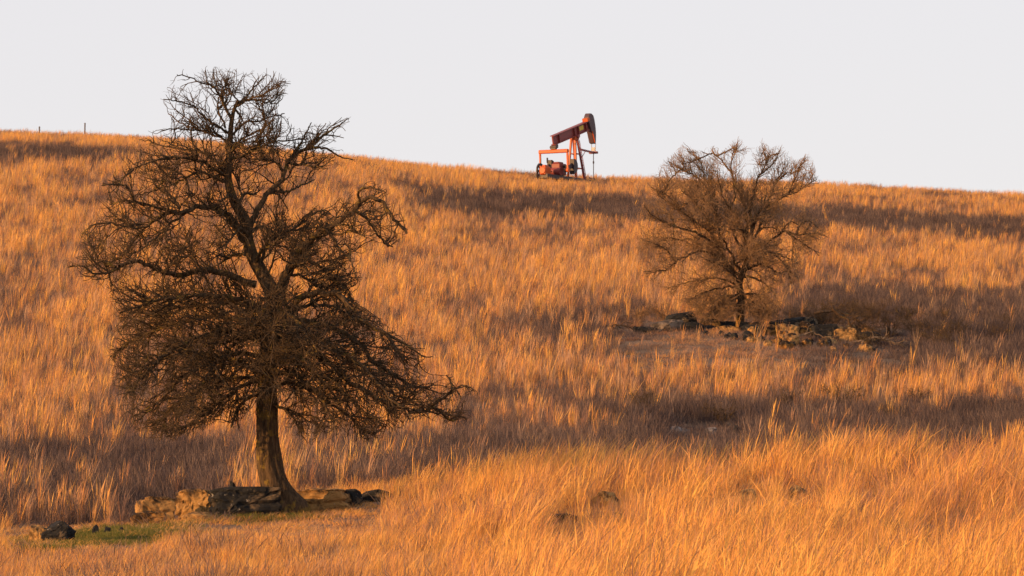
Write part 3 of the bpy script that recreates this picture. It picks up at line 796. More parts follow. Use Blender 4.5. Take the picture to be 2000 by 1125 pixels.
# ------------------------------------------------------------------ rocks
def rock_mesh(name, size, seed, mat, block=4.0, rough=0.10, sub=4, layers=0.0):
    """angular broken stone: a hull of jittered points, chipped and roughened"""
    rr = random.Random(seed * 7 + 1)
    bm = bmesh.new()
    off = Vector((seed * 3.17, seed * 1.31, seed * 0.77))
    n = 26
    if layers:                                        # quarried-looking bed: a box with broken corners
        for sx_ in (-1, -.4, .3, 1):
            for sy_ in (-1, .1, 1):
                for sz_ in (-1, 1):
                    bm.verts.new((sx_ + rr.uniform(-.17, .17), sy_ + rr.uniform(-.2, .2), sz_ * (1 - .16 * abs(sx_) ** 6) + rr.uniform(-.13, .13)))
        n = 0
    for i in range(n):                                # otherwise near-even directions pushed out to a blocky body
        z = 1 - 2 * (i + .5) / n; a = i * 2.39996 + rr.uniform(-.4, .4); q = math.sqrt(1 - z * z)
        d = Vector((q * math.cos(a), q * math.sin(a), z))
        k = (abs(d.x) ** block + abs(d.y) ** block + abs(d.z) ** block) ** (-1 / block)
        bm.verts.new(d * k * (1 + rough * rr.uniform(-2.2, 1.2)))
    h = bmesh.ops.convex_hull(bm, input=bm.verts)
    bmesh.ops.delete(bm, geom=[g for g in h['geom_interior'] if isinstance(g, bmesh.types.BMVert)], context='VERTS')
    lo = [min(v.co[k] for v in bm.verts) for k in range(3)]; hi = [max(v.co[k] for v in bm.verts) for k in range(3)]
    bmesh.ops.bevel(bm, geom=bm.edges[:], offset=0.05, segments=1, affect='EDGES')
    bmesh.ops.triangulate(bm, faces=bm.faces)
    for _ in range(3 if sub > 3 else 2):
        lim = 0.20 if sub > 3 else 0.3
        es = [e for e in bm.edges if e.calc_length() > lim]
        if es: bmesh.ops.subdivide_edges(bm, edges=es, cuts=1)
        bmesh.ops.triangulate(bm, faces=[f for f in bm.faces if len(f.verts) > 3])
    sx, sy, sz = size
    for v in bm.verts:
        p = Vector([2 * (v.co[k] - lo[k]) / (hi[k] - lo[k]) - 1 for k in range(3)])
        n1 = noise.noise(p * 1.3 + off); n2 = noise.noise(p * 3.4 + off); n3 = noise.noise(p * 8 + off)
        m = 1 + rough * (0.7 * n1 + 0.75 * n2 + 0.55 * n3)
        if layers:                                    # recessed bedding planes
            zz = p.z * layers + 0.35 * n1
            if abs(zz - round(zz)) < 0.12: m *= 0.90
        c = abs(noise.noise(p * 1.9 + off * 2))       # cracks
        if c < 0.035: m *= 0.93
        v.co = Vector((p.x * m * sx / 2, p.y * m * sy / 2, p.z * (1 + (m - 1) * .5) * sz / 2))
    me = bpy.data.meshes.new(name); bm.to_mesh(me); bm.free()
    me.materials.append(mat)
    return me

G_LEDGE = 'stones of the ledge under the large tree'
G_HEAP = 'rocks heaped around the smaller tree'
def rock(name, label, u0, u1, v0, v1, mat, seed, D=None, depth=0.8, rz=0.0, tilt=0.0, cat='rock', group=None, **kw):
    """a rock spanning columns u0..u1 and rows v0..v1 of the photograph, standing where row v1 meets the ground"""
    um = (u0 + u1) / 2
    if group == G_HEAP: v0 -= 3
    if group == G_LEDGE: v0 -= 3
    g = ground_hit(um, v1) if D is None else Vector(at(um, v1, D))
    D = g.y
    px = D / F
    w, h = (u1 - u0) * px, (v1 - v0) * px
    gz = float(ground_z(g.x, g.y))
    top = float(at(um, v0, D)[2])
    bot = min(gz, float(at(um, v1, D)[2])) - 0.06
    me = rock_mesh(name, (w * 1.02, w * depth, max(top - bot, 0.1)), seed, mat, **kw)
    o = link(name, me)
    o.location = (g.x, D + w * depth * 0.25, (top + bot) / 2)
    o.rotation_euler = (0, tilt, rz)
    tag(o, label, cat, group)
    return o

G_LEDGE = 'stones of the ledge under the large tree'
rock('ledge_block', 'square golden brown stone block at the far end of the ledge from the trunk', 266, 340, 972, 1008, M['rock_tan'], 1, 88.5, 0.8, .28, cat='rock', group=G_LEDGE, block=6, rough=.07, layers=1.2)
rock('ledge_block', 'brown cracked stone block between the square golden block and the black slab', 342, 426, 957, 1012, M['rock_tan'], 2, 89.4, 0.8, -.22, group=G_LEDGE, block=4, rough=.13, layers=1.5)
rock('ledge_slab', 'long black stone slab against the trunk of the large tree', 408, 552, 953, 1012, M['rock_dark'], 3, 88.7, 0.55, .1, group=G_LEDGE, block=5, rough=.1, layers=1.6)  # slab darker than its neighbours
rock('ledge_block', 'mottled brown stone block on the shaded side of the trunk', 584, 684, 956, 1004, M['rock_tan'], 4, 89.9, 0.7, -.18, group=G_LEDGE, block=5, rough=.1, layers=1.4)
rock('ledge_stone', 'small dark stone at the tapering end of the ledge in grass', 668, 708, 957, 985, M['rock_dark'], 5, 90.2, 0.9, .3, group=G_LEDGE)
rock('ledge_stone', 'low dark stone beyond the ledge with grass growing over it', 700, 764, 958, 984, M['rock_dark'], 6, 90.8, 0.8, -.2, group=G_LEDGE, block=3)
rock('ledge_slab', 'bright yellow tan flat stone lying below the square block', 254, 324, 1000, 1030, M['rock_gold'], 7, 87.2, 0.9, .15, group=G_LEDGE, block=6, rough=.06)
rock('ledge_stone', 'tan stone in front of the black slab with a dark gap beneath', 352, 420, 1002, 1020, M['rock_tan'], 8, 88.0, 0.7, .4, group=G_LEDGE)
rock('stone', 'small dark upright stone perched on top of the black slab', 442, 466, 944, 966, M['rock_dark'], 9, 89.6, 0.9, .4, group=G_LEDGE, block=2.6, rough=.2)
rock('boulder', 'black and brown boulder with white lichen spots standing on green grass', 84, 146, 1016, 1066, M['rock_dark'], 10, 82.2, 0.8, -.2, block=4, rough=.14)
rock('boulder', 'brown crumbling boulder leaning on the black white spotted boulder', 52, 104, 1024, 1070, M['rock_tan'], 11, 82.4, 0.8, .3, block=3, rough=.2)
rock('stone', 'flat grey stone lying beside the brown crumbling boulder', 26, 56, 1058, 1072, M['rock_dark'], 12, 81.9, 0.9, .2, block=4)
for i, (u0, u1, v0, v1) in enumerate(((248, 276, 1040, 1054), (178, 192, 1024, 1033), (203, 216, 1028, 1037), (232, 242, 1028, 1035), (226, 242, 1059, 1068))):
    rock('stone', 'small dark stone in the green grass beside the black boulder', u0, u1, v0, v1, M['rock_dark'], 20 + i, 84.4 if v1 < 1060 else 82.4, 0.9, .3 * i, group='small stones on the green patch', sub=3)
rock('stone', 'small white stone in the dry grass below the trunk', 650, 664, 1015, 1026, M['rock_white'], 26, 86.0, 0.9, .3, sub=3)
# foreground stones in tall grass
rock('boulder', 'dark flat topped boulder sunk in bright tall grass', 1076, 1126, 1002, 1036, M['rock_dark'], 30, 80.5, 0.8, .1, block=5, rough=.11, layers=.7)
rock('boulder', 'brown pitted stone sunk in tall bright grass above the flat topped boulder', 1152, 1212, 958, 1000, M['rock_tan'], 31, 83.6, 0.8, -.2, block=3.2, rough=.16)
rock('stone', 'small reddish stone in grass under the brown pitted stone', 1188, 1220, 998, 1020, M['rock_tan'], 32, 81.8, 0.9, .2, sub=3)
rock('boulder', 'pointed russet stone showing above tall bright grass', 1538, 1586, 945, 984, M['rock_tan'], 33, 84.5, 0.8, .3, block=2.4, rough=.18)
rock('stone', 'low tan stone in tall grass beside the pointed russet stone', 1440, 1480, 953, 982, M['rock_tan'], 34, 84.5, 0.8, -.3, block=3, sub=3)
# pale stones in the hollow
G_PALE = 'pale stones in the shaded hollow'
for i, (u0, u1, v0, v1, lab) in enumerate(((1306, 1332, 832, 848, 'long flat pale stone in the shaded hollow'), (1329, 1348, 836, 850, 'small pale stone touching the long flat pale stone in the hollow'),
                                          (1376, 1402, 834, 854, 'square pale grey stone in the shaded hollow'), (1432, 1446, 830, 850, 'tall bluish dark stone in the shaded hollow'))):
    rock('stone', lab, u0, u1, v0, v1, M['rock_white'] if i < 3 else M['rock_dark'], 40 + i, None, 0.8, .2 * i, group=G_PALE, block=4, sub=3)
# heap of rocks under the smaller tree
G_HEAP = 'rocks heaped around the smaller tree'
rock('slab', 'big pale grey slab tilted at the end of the rock heap', 1266, 1338, 627, 656, M['rock_pale'], 50, 168.6, 0.8, .25, -.12, group=G_HEAP, block=6, rough=.06)
rock('slab', 'thin weathered slab lying above the big tilted grey slab', 1300, 1362, 612, 636, M['rock_dark'], 51, 169.8, 0.7, .1, -.1, group=G_HEAP, block=6, rough=.07)
rock('slab', 'golden square faced slab beside the trunk of the smaller tree', 1366, 1410, 624, 648, M['rock_gold'], 52, 168.8, 0.7, .1, .1, group=G_HEAP, block=7, rough=.05)
rock('slab', 'dark slab under the golden square faced slab', 1335, 1412, 638, 664, M['rock_dark'], 53, 168.4, 0.7, 0, -.08, group=G_HEAP, block=5)
rock('slab', 'black slab standing in for shadow under the trunk of the smaller tree', 1395, 1492, 630, 662, M['rock_dark'], 54, 169.2, 0.4, 0, .05, group=G_HEAP, block=4)  # dark stone in place of the black shadow at the trunk base
rock('slab', 'long dark slab above the golden round stones of the heap', 1500, 1600, 622, 656, M['rock_dark'], 55, 170.0, 0.5, .05, -.1, group=G_HEAP, block=4)
rock('rock', 'rounded golden rock split by a dark crack beside the smaller tree', 1492, 1516, 634, 662, M['rock_gold'], 56, 168.6, 0.9, .2, group=G_HEAP, block=3)
rock('rock', 'largest golden rock of the heap under the long dark slab', 1560, 1588, 630, 656, M['rock_gold'], 57, 169.0, 0.9, .5, group=G_HEAP, block=3, rough=.14)
rng = random.Random(5)
LEDGE2 = [(1236, 1282, 640, 660, 'rock_dark', 'dark low slab at the grassy end of the rock heap'), (1330, 1378, 632, 660, 'rock_dark', 'dark broken block between the grey slab and the golden slab'),
          (1398, 1442, 638, 664, 'rock_tan', 'brown block in front of the trunk of the smaller tree'), (1448, 1494, 636, 664, 'rock_dark', 'dark block on the shaded side of the smaller trunk'),
          (1514, 1562, 634, 664, 'rock_tan', 'brown angular block beside the rounded golden rock'), (1588, 1636, 636, 668, 'rock_dark', 'dark angular block beside the largest golden rock'),
          (1630, 1676, 642, 672, 'rock_tan', 'brown slab under the fallen boughs'), (1676, 1722, 650, 678, 'rock_dark', 'dark slab half hidden under the fallen boughs')]
for i, (u0, u1, v0, v1, mt, lab) in enumerate(LEDGE2):
    rock('ledge_block', lab, u0, u1, v0, v1, M[mt], 130 + i, 168.2 if u0 < 1600 else 167.2, 0.6, rng.uniform(-.2, .2), rng.uniform(-.12, .12), group=G_HEAP, block=5, layers=.8)
for i in range(52):
    u = rng.uniform(1465, 1700); v1 = rng.uniform(648, 684) + (u - 1560) * 0.03
    s = rng.uniform(12, 30); h = s * rng.uniform(.45, .8)
    mt, lab = ((M['rock_gold'], 'small golden broken rock in the heap below the smaller tree') if rng.random() < .5 else (M['rock_tan'], 'small brown broken rock in the heap below the smaller tree'))
    rock('rock', lab, u - s / 2, u + s / 2, v1 - h, v1, mt, 60 + i, None, 0.9, rng.uniform(-1, 1), rng.uniform(-.4, .4), group=G_HEAP, block=rng.uniform(2.4, 5), rough=.14, sub=3)
for i in range(14):
    u = rng.uniform(1350, 1640); v1 = rng.uniform(655, 668); s = rng.uniform(9, 18)
    rock('rock', 'small dark rock among the broken rocks below the smaller tree', u - s / 2, u + s / 2, v1 - s * .7, v1, M['rock_dark'], 95 + i, None, 0.9, rng.uniform(-1, 1), group=G_HEAP, block=3, rough=.14, sub=3)

# ------------------------------------------------------------------ fallen branches and shrubs
def woody(name, label, cat, pts3, r, mat, n, lens, rads, seed, group=None, up=0.0, stem='stem'):
    """branches from hand-laid stems; pts3 = list of polylines in metres about the base"""
    g = pts3.pop('base')
    nr = np.random.default_rng(seed)
    root = empty(name, g); tag(root, label, cat, group)
    lp = np.array([resample(np.array(p, float), 12) for p in pts3['stems']])
    j = nr.normal(size=lp.shape) * 0.03; j[:, 0] = 0; lp = lp + j
    lr = np.array([r * np.linspace(1, .35, 12)] * len(lp)); ids = np.arange(len(lp))
    a2, r2, i2 = spawn(lp, lr, ids, n[0], nr, lens[0], (25, 70), (0, 0, up), 8, .24, rads[0], .4, None, 0, .15, .05)
    a3, r3, i3 = spawn(a2, r2, i2, n[1], nr, lens[1], (30, 75), (0, 0, up), 5, .22, rads[1], .6, None, 0, .1)
    for k in range(len(lp)):
        V, Q = tubes(lp[k:k + 1], lr[k:k + 1], 6, nr)
        s = link(stem, mesh_np(stem, V, Q, mat, True), root)
        VV, QQ, o = [], [], 0
        for A, RA, I in ((a2, r2, i2), (a3, r3, i3)):
            m = I == k
            if m.any():
                v, q = tubes(A[m], RA[m], 4, nr); VV.append(v); QQ.append(q + o); o += len(v)
        if VV: tag(link('twig_spray', mesh_np('twig_spray', np.vstack(VV), np.vstack(QQ), mat, True), s), kind='stuff')
    return root

def px_path(pts, D, dep):
    P = np.array([at(u, v, D + dep * i) for i, (u, v) in enumerate(pts)])
    return P
def fallen(label, pts, D, r, mat, seed, dep=0.15, n=(14, 30), lift=.3):
    P = px_path(pts, D, dep)
    b = P[0].copy()
    for k in range(len(P)):                       # keep the wood on or just above the ground
        gz = float(ground_z(P[k, 0], P[k, 1]))
        P[k, 2] = max(P[k, 2], gz + 0.02 + lift * math.sin(math.pi * k / (len(P) - 1)))
    b[2] = float(ground_z(b[0], b[1]))
    woody('fallen_branch', label, 'branch', dict(base=b, stems=[P - b]), r, mat, n, ((.25, .7), (.12, .35)), (.016, .009), seed, 'fallen branches by the rock heap', 0.05, 'bough')
fallen('pale forked dead branch lying at the end of the rock heap', [(1652, 682), (1690, 676), (1700, 668), (1722, 675), (1745, 682), (1772, 698)], 166.2, .045, M['dead'], 1, n=(7, 10))
fallen('pale bent dead branch crossing the forked dead branch', [(1684, 695), (1696, 674), (1712, 668), (1738, 676), (1765, 675)], 166.0, .042, M['dead'], 2, n=(6, 8))
fallen('thick dark fallen bough sloping across the rock heap', [(1625, 602), (1650, 620), (1672, 645), (1700, 668), (1725, 690)], 168.4, .06, M['bark2'], 3, n=(40, 160))
fallen('dark twiggy fallen bough lying behind the rock heap', [(1590, 612), (1630, 606), (1670, 622), (1710, 650), (1740, 660)], 169.4, .055, M['bark2'], 4, n=(40, 170))
fallen('thin dark fallen branch in grass before the big grey slab', [(1172, 652), (1195, 656), (1225, 662), (1258, 654)], 168.2, .03, M['bark2'], 5, n=(14, 24))
fallen('small pale stick lying under the golden rocks', [(1555, 668), (1575, 674), (1600, 678), (1625, 672)], 166.6, .03, M['dead'], 6, n=(4, 5))

def shrub(label, u, v, D, h, w, n, mat, seed, group):
    p = at(u, v, D); b = np.array([p[0], D, float(ground_z(p[0], D))])
    nr = np.random.default_rng(seed)
    st = []
    for k in range(n):
        a = nr.uniform(0, 2 * math.pi); rr = w * nr.uniform(.3, 1)
        tip = np.array([math.cos(a) * rr, math.sin(a) * rr * .8, h * nr.uniform(.6, 1)])
        st.append([np.array([0.05 * math.cos(a), 0.05 * math.sin(a), -.03]), tip * np.array([.35, .35, .55]), tip])
    woody('shrub', label, 'shrub', dict(base=b, stems=st), .013, mat, (n * 7, n * 34), ((.18, .55), (.1, .28)), (.008, .0055), seed, group, .12)
G_SH = 'leafless shrubs in the dark strip beside the rock heap'
for i, (u, v, D, h, w, n) in enumerate(((1615, 650, 170.5, 1.1, .9, 9), (1675, 655, 171, 1.2, 1.0, 10), (1740, 668, 172, 1.1, 1.0, 10), (1800, 680, 171, .9, .9, 9), (1560, 625, 173, .9, .8, 8), (1640, 625, 176, 1.0, .9, 8), (1710, 630, 178, 1.1, 1.0, 9), (1860, 690, 170, .9, 1.0, 9), (1930, 690, 171, .8, 1.0, 9))):
    shrub('brown leafless shrub in the dark brushy strip beside the rock heap', u, v, D, h, w, n, M['bark2'], 200 + i, G_SH)
sr = random.Random(9)
for i in range(14):
    u = sr.uniform(1590, 2010); v = 668 + (u - 1600) * .05 + sr.uniform(-52, 22)
    g = ground_hit(u, v)
    shrub('low dark leafless scrub spreading away from the fallen boughs', u, v, g.y, sr.uniform(.5, .85), sr.uniform(.7, 1.2), 8, M['bark'], 260 + i, 'dark scrub past the fallen boughs')
for i in range(9):
    u = sr.uniform(1210, 1960); v = 812 + sr.uniform(-24, 20)
    g = ground_hit(u, v, 110)
    shrub('low dark leafless scrub in the shaded hollow', u, v, g.y, sr.uniform(.4, .65), sr.uniform(.7, 1.2), 7, M['bark'], 280 + i, 'dark scrub in the shaded hollow')
for i, (u, v, h, w) in enumerate(((1245, 635, .8, .8), (1300, 612, .9, .8))):
    shrub('grey brown twiggy shrub by the big tilted grey slab', u, v, 171, h, w, 8, M['twig2'], 230 + i, 'shrubs by the tilted slab')
for i, (u, v, h, w) in enumerate(((1405, 632, 1.0, .9), (1480, 630, .9, .8), (1525, 628, .8, .8))):
    shrub('yellowish brush sprouting among rocks at the foot of the smaller tree', u, v, 171.4, h, w, 9, M['twig2'], 240 + i, 'brush at the foot of the smaller tree')

# ------------------------------------------------------------------ fence posts on the skyline
for u, top, lab in ((165.5, 240, 'taller weathered fence post on the grassy skyline'), (76.5, 247, 'shorter weathered fence post on the grassy skyline')):
    D = 366; p = at(u, top, D); gz = float(ground_z(p[0], D))
    t = empty('fence_post', (p[0], D, gz)); tag(t, lab, 'post')
    h = p[2] - gz
    bm = bmesh.new(); bm_cyl(bm, (0, 0, -.3), (0.02, 0, h - .05), .055, 10, .05); part('shaft', bm, M['post'], t)
    bm = bmesh.new(); bm_cyl(bm, (0.02, 0, h - .05), (0.02, 0, h), .062, 10, .045); part('cap', bm, M['post'], t)

# ------------------------------------------------------------------ grass: clumps spread as instances
def clump_mesh(name, nb, rad, hr, width, lean, curl, seed, mat, tipw=0.35, seg=4, head=0.0, fan=0.30):
    r = np.random.default_rng(seed)
    a = r.uniform(0, 2 * np.pi, nb); q = rad * np.sqrt(r.random(nb))
    base = np.c_[q * np.cos(a), q * np.sin(a), np.full(nb, -0.04)]
    h = r.uniform(*hr, nb)
    d = unit(np.c_[fan * np.cos(a) * q / rad + lean * r.uniform(.3, 1.5, nb) + fan * .4 * r.normal(size=nb), fan * np.sin(a) * q / rad + fan * .4 * r.normal(size=nb), np.ones(nb)])
    bend = np.c_[curl * r.uniform(-.5, 1.6, nb), curl * .6 * r.normal(size=nb), -0.3 * curl * np.ones(nb)]
    t = np.linspace(0, 1, seg + 1)
    P = base[:, None] + h[:, None, None] * (d[:, None] * t[None, :, None] + bend[:, None] * (t ** 2.2)[None, :, None])
    fa = r.uniform(0, np.pi, nb)
    wd = np.c_[np.cos(fa), np.sin(fa), np.zeros(nb)]
    wv = width * r.uniform(.6, 1.4, nb)
    prof = 1 - (1 - tipw) * t
    prof = np.broadcast_to(prof, (nb, seg + 1)).copy()
    if head:
        hd = r.random(nb) < head
        prof[hd, -2] *= 2.3
    prof[:, -1] *= 0.5
    off = wd[:, None] * (wv[:, None] * prof)[:, :, None] / 2
    V = np.stack([P - off, P + off], 2).reshape(-1, 3)
    k = np.arange(nb)[:, None] * (seg + 1) * 2 + np.arange(seg)[None] * 2
    Q = np.stack([k, k + 1, k + 3, k + 2], -1).reshape(-1, 4)
    me = mesh_np(name, V, Q, mat)
    at_ = me.attributes.new('blade', 'FLOAT', 'POINT')
    at_.data.foreach_set('value', np.repeat(r.uniform(-1, 1, nb), (seg + 1) * 2).astype(np.float32))
    return me

def protos(cname, meshes):
    col = bpy.data.collections.new(cname)            # never linked to the scene: only a source for the clumps
    for i, me in enumerate(meshes):
        col.objects.link(bpy.data.objects.new('%s_clump_%02d' % (cname, i), me))
    return col

def scatter(name, label, P, rotz, scl, tint, col, nvar, seed, cat):
    r = np.random.default_rng(seed)
    me = bpy.data.meshes.new(name)
    me.vertices.add(len(P)); me.vertices.foreach_set('co', np.asarray(P, np.float32).ravel())
    e = np.c_[r.normal(size=(len(P), 2)) * 0.07, rotz]
    x = me.attributes.new('rot', 'FLOAT_VECTOR', 'POINT'); x.data.foreach_set('vector', e.astype(np.float32).ravel())
    x = me.attributes.new('scl', 'FLOAT_VECTOR', 'POINT'); x.data.foreach_set('vector', scl.astype(np.float32).ravel())
    x = me.attributes.new('tint', 'FLOAT', 'POINT'); x.data.foreach_set('value', tint.astype(np.float32))
    x = me.attributes.new('straw', 'FLOAT', 'POINT'); x.data.foreach_set('value', ((0.4 if name == 'windblown_grass' else 0.95) * r.random(len(P)) ** 2.2).astype(np.float32))
    x = me.attributes.new('pick', 'INT', 'POINT'); x.data.foreach_set('value', r.integers(0, nvar, len(P)).astype(np.int32))
    o = link(name, me)
    ng = bpy.data.node_groups.new(name + '_spread', 'GeometryNodeTree')
    ng.interface.new_socket('Geometry', in_out='INPUT', socket_type='NodeSocketGeometry')
    ng.interface.new_socket('Geometry', in_out='OUTPUT', socket_type='NodeSocketGeometry')
    gi = ng.nodes.new('NodeGroupInput'); go = ng.nodes.new('NodeGroupOutput')
    ci = ng.nodes.new('GeometryNodeCollectionInfo'); ci.inputs['Collection'].default_value = col
    ci.inputs['Separate Children'].default_value = True; ci.inputs['Reset Children'].default_value = True
    ip = ng.nodes.new('GeometryNodeInstanceOnPoints'); ip.inputs['Pick Instance'].default_value = True
    def na(n, ty):
        k = ng.nodes.new('GeometryNodeInputNamedAttribute'); k.data_type = ty; k.inputs['Name'].default_value = n
        return [s for s in k.outputs if s.enabled and s.name == 'Attribute'][0]
    er = ng.nodes.new('FunctionNodeEulerToRotation')
    L = ng.links.new
    L(gi.outputs[0], ip.inputs['Points']); L(ci.outputs[0], ip.inputs['Instance'])
    L(na('pick', 'INT'), ip.inputs['Instance Index']); L(na('rot', 'FLOAT_VECTOR'), er.inputs[0]); L(er.outputs[0], ip.inputs['Rotation'])
    L(na('scl', 'FLOAT_VECTOR'), ip.inputs['Scale']); L(ip.outputs[0], go.inputs[0])
    o.modifiers.new('spread', 'NODES').node_group = ng
    tag(o, label, cat, kind='stuff')
    return o

GA = protos('bluestem', [clump_mesh('bluestem', 15, .035, (.35, 1.0), .0105, .04 + .03 * (i % 3), .05 + .03 * (i % 4), i, M['grass'], head=.6, fan=.10 + .04 * (i % 3)) for i in range(8)])
GE = protos('windblown', [clump_mesh('windblown', 30, .07, (.3, 1.0), .0085, .10 + .05 * (i % 4), .12 + .07 * (i % 3), 80 + i, M['grass'], head=.5, fan=.2) for i in range(8)])
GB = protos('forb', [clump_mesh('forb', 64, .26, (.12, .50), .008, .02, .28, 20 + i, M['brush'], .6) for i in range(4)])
GC = protos('short', [clump_mesh('short', 46, .20, (.08, .36), .008, .08, .3, 40 + i, M['grass']) for i in range(4)])
GD = protos('greens', [clump_mesh('greens', 60, .16, (.04, .13), .009, .02, .3, 60 + i, M['green']) for i in range(3)])

def vnoise(x, y, s, seed):
    r = np.random.default_rng(seed); T = r.random((64, 64))
    x = x / s; y = y / s
    i = np.floor(x).astype(int); j = np.floor(y).astype(int); fx = x - i; fy = y - j
    fx = fx * fx * (3 - 2 * fx); fy = fy * fy * (3 - 2 * fy)
    g = lambda a, b: T[a % 64, b % 64]
    return (g(i, j) * (1 - fx) + g(i + 1, j) * fx) * (1 - fy) + (g(i, j + 1) * (1 - fx) + g(i + 1, j + 1) * fx) * fy

def sm(x, a, b):
    t = np.clip((x - a) / (b - a), 0, 1); return t * t * (3 - 2 * t)
def box(u, v, u0, u1, v0, v1, su=60, sv=16):
    return sm(u, u0 - su, u0 + su) * (1 - sm(u, u1 - su, u1 + su)) * sm(v, v0 - sv, v0 + sv) * (1 - sm(v, v1 - sv, v1 + sv))

def field(seed, y0, y1, dens, margin=1.22):
    r = np.random.default_rng(seed)
    hw = lambda y: y * math.tan(R(6.0)) * margin + 1.0
    A = (y1 - y0) * 2 * hw(y1)
    n = int(A * dens)
    y = r.uniform(y0, y1, n); x = r.uniform(-1, 1, n) * hw(y1)
    k = np.abs(x) < hw(y)
    x, y = x[k], y[k]
    z = ground_z(x, y)
    u, v = to_px(np.c_[x, y, z])
    return r, x, y, z, u, v

def brush_shade_mask(u, v, x, y):
    """strips of low dry brush and painted-in shade, by where their ground shows"""
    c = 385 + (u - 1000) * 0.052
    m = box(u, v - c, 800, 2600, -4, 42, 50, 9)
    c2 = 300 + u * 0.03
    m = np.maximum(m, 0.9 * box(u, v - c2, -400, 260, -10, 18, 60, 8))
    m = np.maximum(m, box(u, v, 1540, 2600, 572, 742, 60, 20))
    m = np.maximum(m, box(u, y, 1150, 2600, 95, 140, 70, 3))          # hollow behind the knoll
    m = np.maximum(m, 0.95 * box(u, y, -400, 480, 92, 119, 60, 5))  # brush standing in for the shade over the left foreground
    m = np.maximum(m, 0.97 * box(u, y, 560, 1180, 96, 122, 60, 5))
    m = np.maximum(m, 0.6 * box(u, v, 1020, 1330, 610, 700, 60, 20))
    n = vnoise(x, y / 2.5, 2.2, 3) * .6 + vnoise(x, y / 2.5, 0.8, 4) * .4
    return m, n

def clear_mask(u, v):
    """low growth round the ledge, the boulder, the rock heap"""
    m = box(u, v, 240, 760, 985, 1062, 26, 10)
    m = np.maximum(m, box(u, v, 0, 320, 1026, 1092, 24, 8))
    return m

def heap_mask(u, v):
    return np.maximum(0.97 * box(u, v, 1190, 1790, 622, 735, 30, 8), .95 * box(u, v, 1295, 1460, 830, 885, 25, 6))

def stone_mask(u, v):
    m = u * 0
    for a, b in ((1100, 1030), (1184, 1000), (1560, 980), (1460, 980)):
        m = np.maximum(m, box(u, v, a - 42, a + 42, b - 12, b + 84, 22, 8))
    return m

def green_mask(u, v):
    return box(u, v, 140, 285, 1034, 1072, 12, 6)

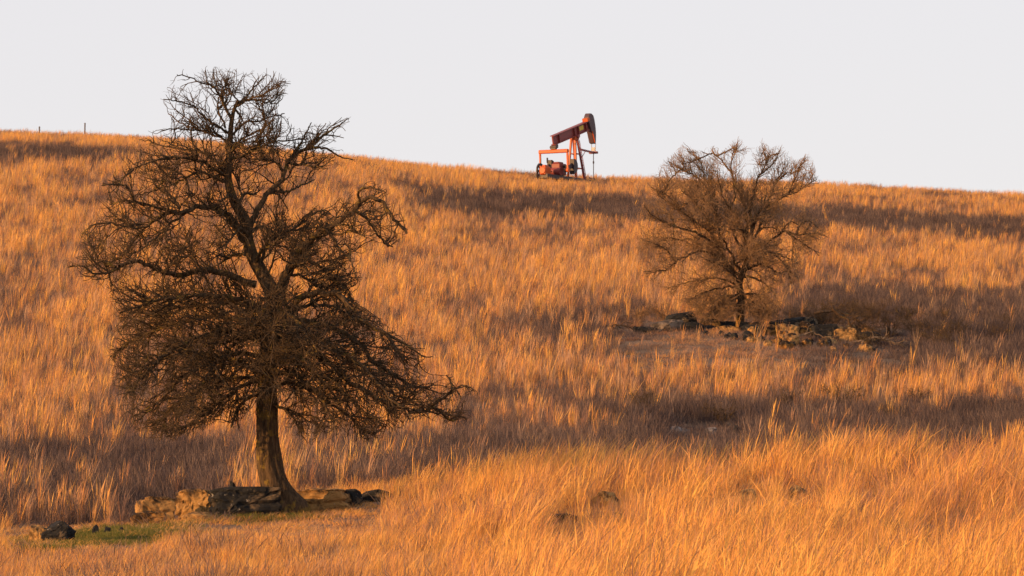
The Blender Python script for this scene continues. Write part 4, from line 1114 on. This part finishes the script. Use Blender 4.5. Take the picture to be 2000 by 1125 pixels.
PTS = {'a': [], 'b': [], 'c': [], 'd': [], 'e': []}
def put(k, x, y, z, rot, sc, tint):
    PTS[k].append((np.c_[x, y, z], rot, sc, tint))
for seed, y0, y1, dens in ((1, 52, 112, 20), (2, 112, 180, 12), (3, 180, 260, 9), (4, 260, 384, 7)):
    r, x, y, z, u, v = field(seed, y0, y1, dens)
    kk = r.random(len(x)) > .72 * green_mask(u, v)
    x, y, z, u, v = x[kk], y[kk], z[kk], u[kk], v[kk]
    bmk, nz_ = brush_shade_mask(u, v, x, y)
    clr = clear_mask(u, v); heap = heap_mask(u, v); stn = stone_mask(u, v)
    patch = vnoise(x, y / 3, 3.5, 8) * .5 + vnoise(x, y / 3, 1.2, 9) * .5
    fine = vnoise(x, y / 3, .45, 13)
    fore = (y < np.where(u > 560, 97 - 3 * sm(u, 1000, 1500), 90))
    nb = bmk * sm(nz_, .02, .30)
    # chance of tall grass: continuous on the knoll, tussocks on the hill
    hill = np.clip(0.10 + 1.5 * (patch - .28), 0.05, .75) * (.55 + .9 * (fine > .5)) * (1 + 1.8 * sm(y, 322, 342))
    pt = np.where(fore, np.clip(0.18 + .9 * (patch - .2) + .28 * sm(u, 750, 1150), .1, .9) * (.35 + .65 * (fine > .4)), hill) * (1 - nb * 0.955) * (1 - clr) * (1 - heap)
    rnd = r.random(len(x))
    tall = rnd < pt
    t = np.where(fore, 0.74, 0.55) + 0.5 * (patch - .5) + .30 * (fine - .5) + r.normal(size=len(x)) * .20
    far = sm(y, 310, 340); t = t + 0.14 * far
    for key, k in (('a', tall & ~fore), ('e', tall & fore)):
        n = k.sum()
        hs = (.84 if key == 'a' else .90) * r.uniform(.5, 1.25, n) * (0.8 + 0.4 * patch[k])
        hs = hs * (1 - .3 * sm(y[k], 320, 348)) * (1 - .3 * box(u[k], y[k], 1030, 1185, 335, 356, 15, 4)) * (1 if key == 'a' else 0.40 + .60 * sm(u[k], 640, 1080)) * (1 - .52 * stn[k])
        put(key, x[k], y[k], z[k], r.normal(size=n) * (.5 if key == 'a' else .95), np.c_[hs * r.uniform(.9, 1.5, n), hs * r.uniform(.9, 1.5, n), hs], t[k])
    # dark forbs where tall grass is thin; band shade darkens their tint
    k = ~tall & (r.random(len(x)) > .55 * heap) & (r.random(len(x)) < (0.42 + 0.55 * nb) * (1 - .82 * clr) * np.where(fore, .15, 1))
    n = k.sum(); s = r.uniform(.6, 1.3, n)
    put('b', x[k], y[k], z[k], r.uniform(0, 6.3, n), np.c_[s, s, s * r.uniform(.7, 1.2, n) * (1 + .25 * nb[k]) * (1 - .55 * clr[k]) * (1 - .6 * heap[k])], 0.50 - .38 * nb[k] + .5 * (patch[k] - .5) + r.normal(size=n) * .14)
    # short grass in the rest, band shade in its tint too
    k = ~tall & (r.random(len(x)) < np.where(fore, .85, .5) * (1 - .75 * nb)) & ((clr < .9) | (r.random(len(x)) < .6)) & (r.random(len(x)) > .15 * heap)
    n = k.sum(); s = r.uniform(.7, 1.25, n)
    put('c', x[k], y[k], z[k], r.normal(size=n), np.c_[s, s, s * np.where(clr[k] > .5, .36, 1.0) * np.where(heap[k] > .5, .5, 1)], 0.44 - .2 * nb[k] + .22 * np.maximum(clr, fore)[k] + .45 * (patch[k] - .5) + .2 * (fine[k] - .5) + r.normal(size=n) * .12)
# green turf beside the boulder and a few tufts along the ledge
r = np.random.default_rng(77)
g0 = ground_hit(205, 1052)
n = 2600
gx = g0.x + r.normal(size=n) * .62; gy = g0.y + r.normal(size=n) * 1.3
for uu, vv, nn in ((470, 1016, 160), (560, 1014, 120), (730, 955, 160), (60, 1074, 200)):
    g1 = ground_hit(uu, vv); gx = np.r_[gx, g1.x + r.normal(size=nn) * .35]; gy = np.r_[gy, g1.y + r.normal(size=nn) * .5]
gz = ground_z(gx, gy)
put('d', gx, gy, gz, r.uniform(0, 6.3, len(gx)), np.c_[np.ones((len(gx), 2)), r.uniform(.6, 1.3, len(gx))], r.uniform(.1, .8, len(gx)))
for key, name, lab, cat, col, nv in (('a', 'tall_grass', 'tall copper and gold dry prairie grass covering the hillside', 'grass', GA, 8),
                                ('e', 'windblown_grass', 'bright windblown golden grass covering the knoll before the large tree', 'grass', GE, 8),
                                ('b', 'dry_brush', 'low grey brown dry brush with shade tinted into darker strips across the hillside', 'brush', GB, 4),
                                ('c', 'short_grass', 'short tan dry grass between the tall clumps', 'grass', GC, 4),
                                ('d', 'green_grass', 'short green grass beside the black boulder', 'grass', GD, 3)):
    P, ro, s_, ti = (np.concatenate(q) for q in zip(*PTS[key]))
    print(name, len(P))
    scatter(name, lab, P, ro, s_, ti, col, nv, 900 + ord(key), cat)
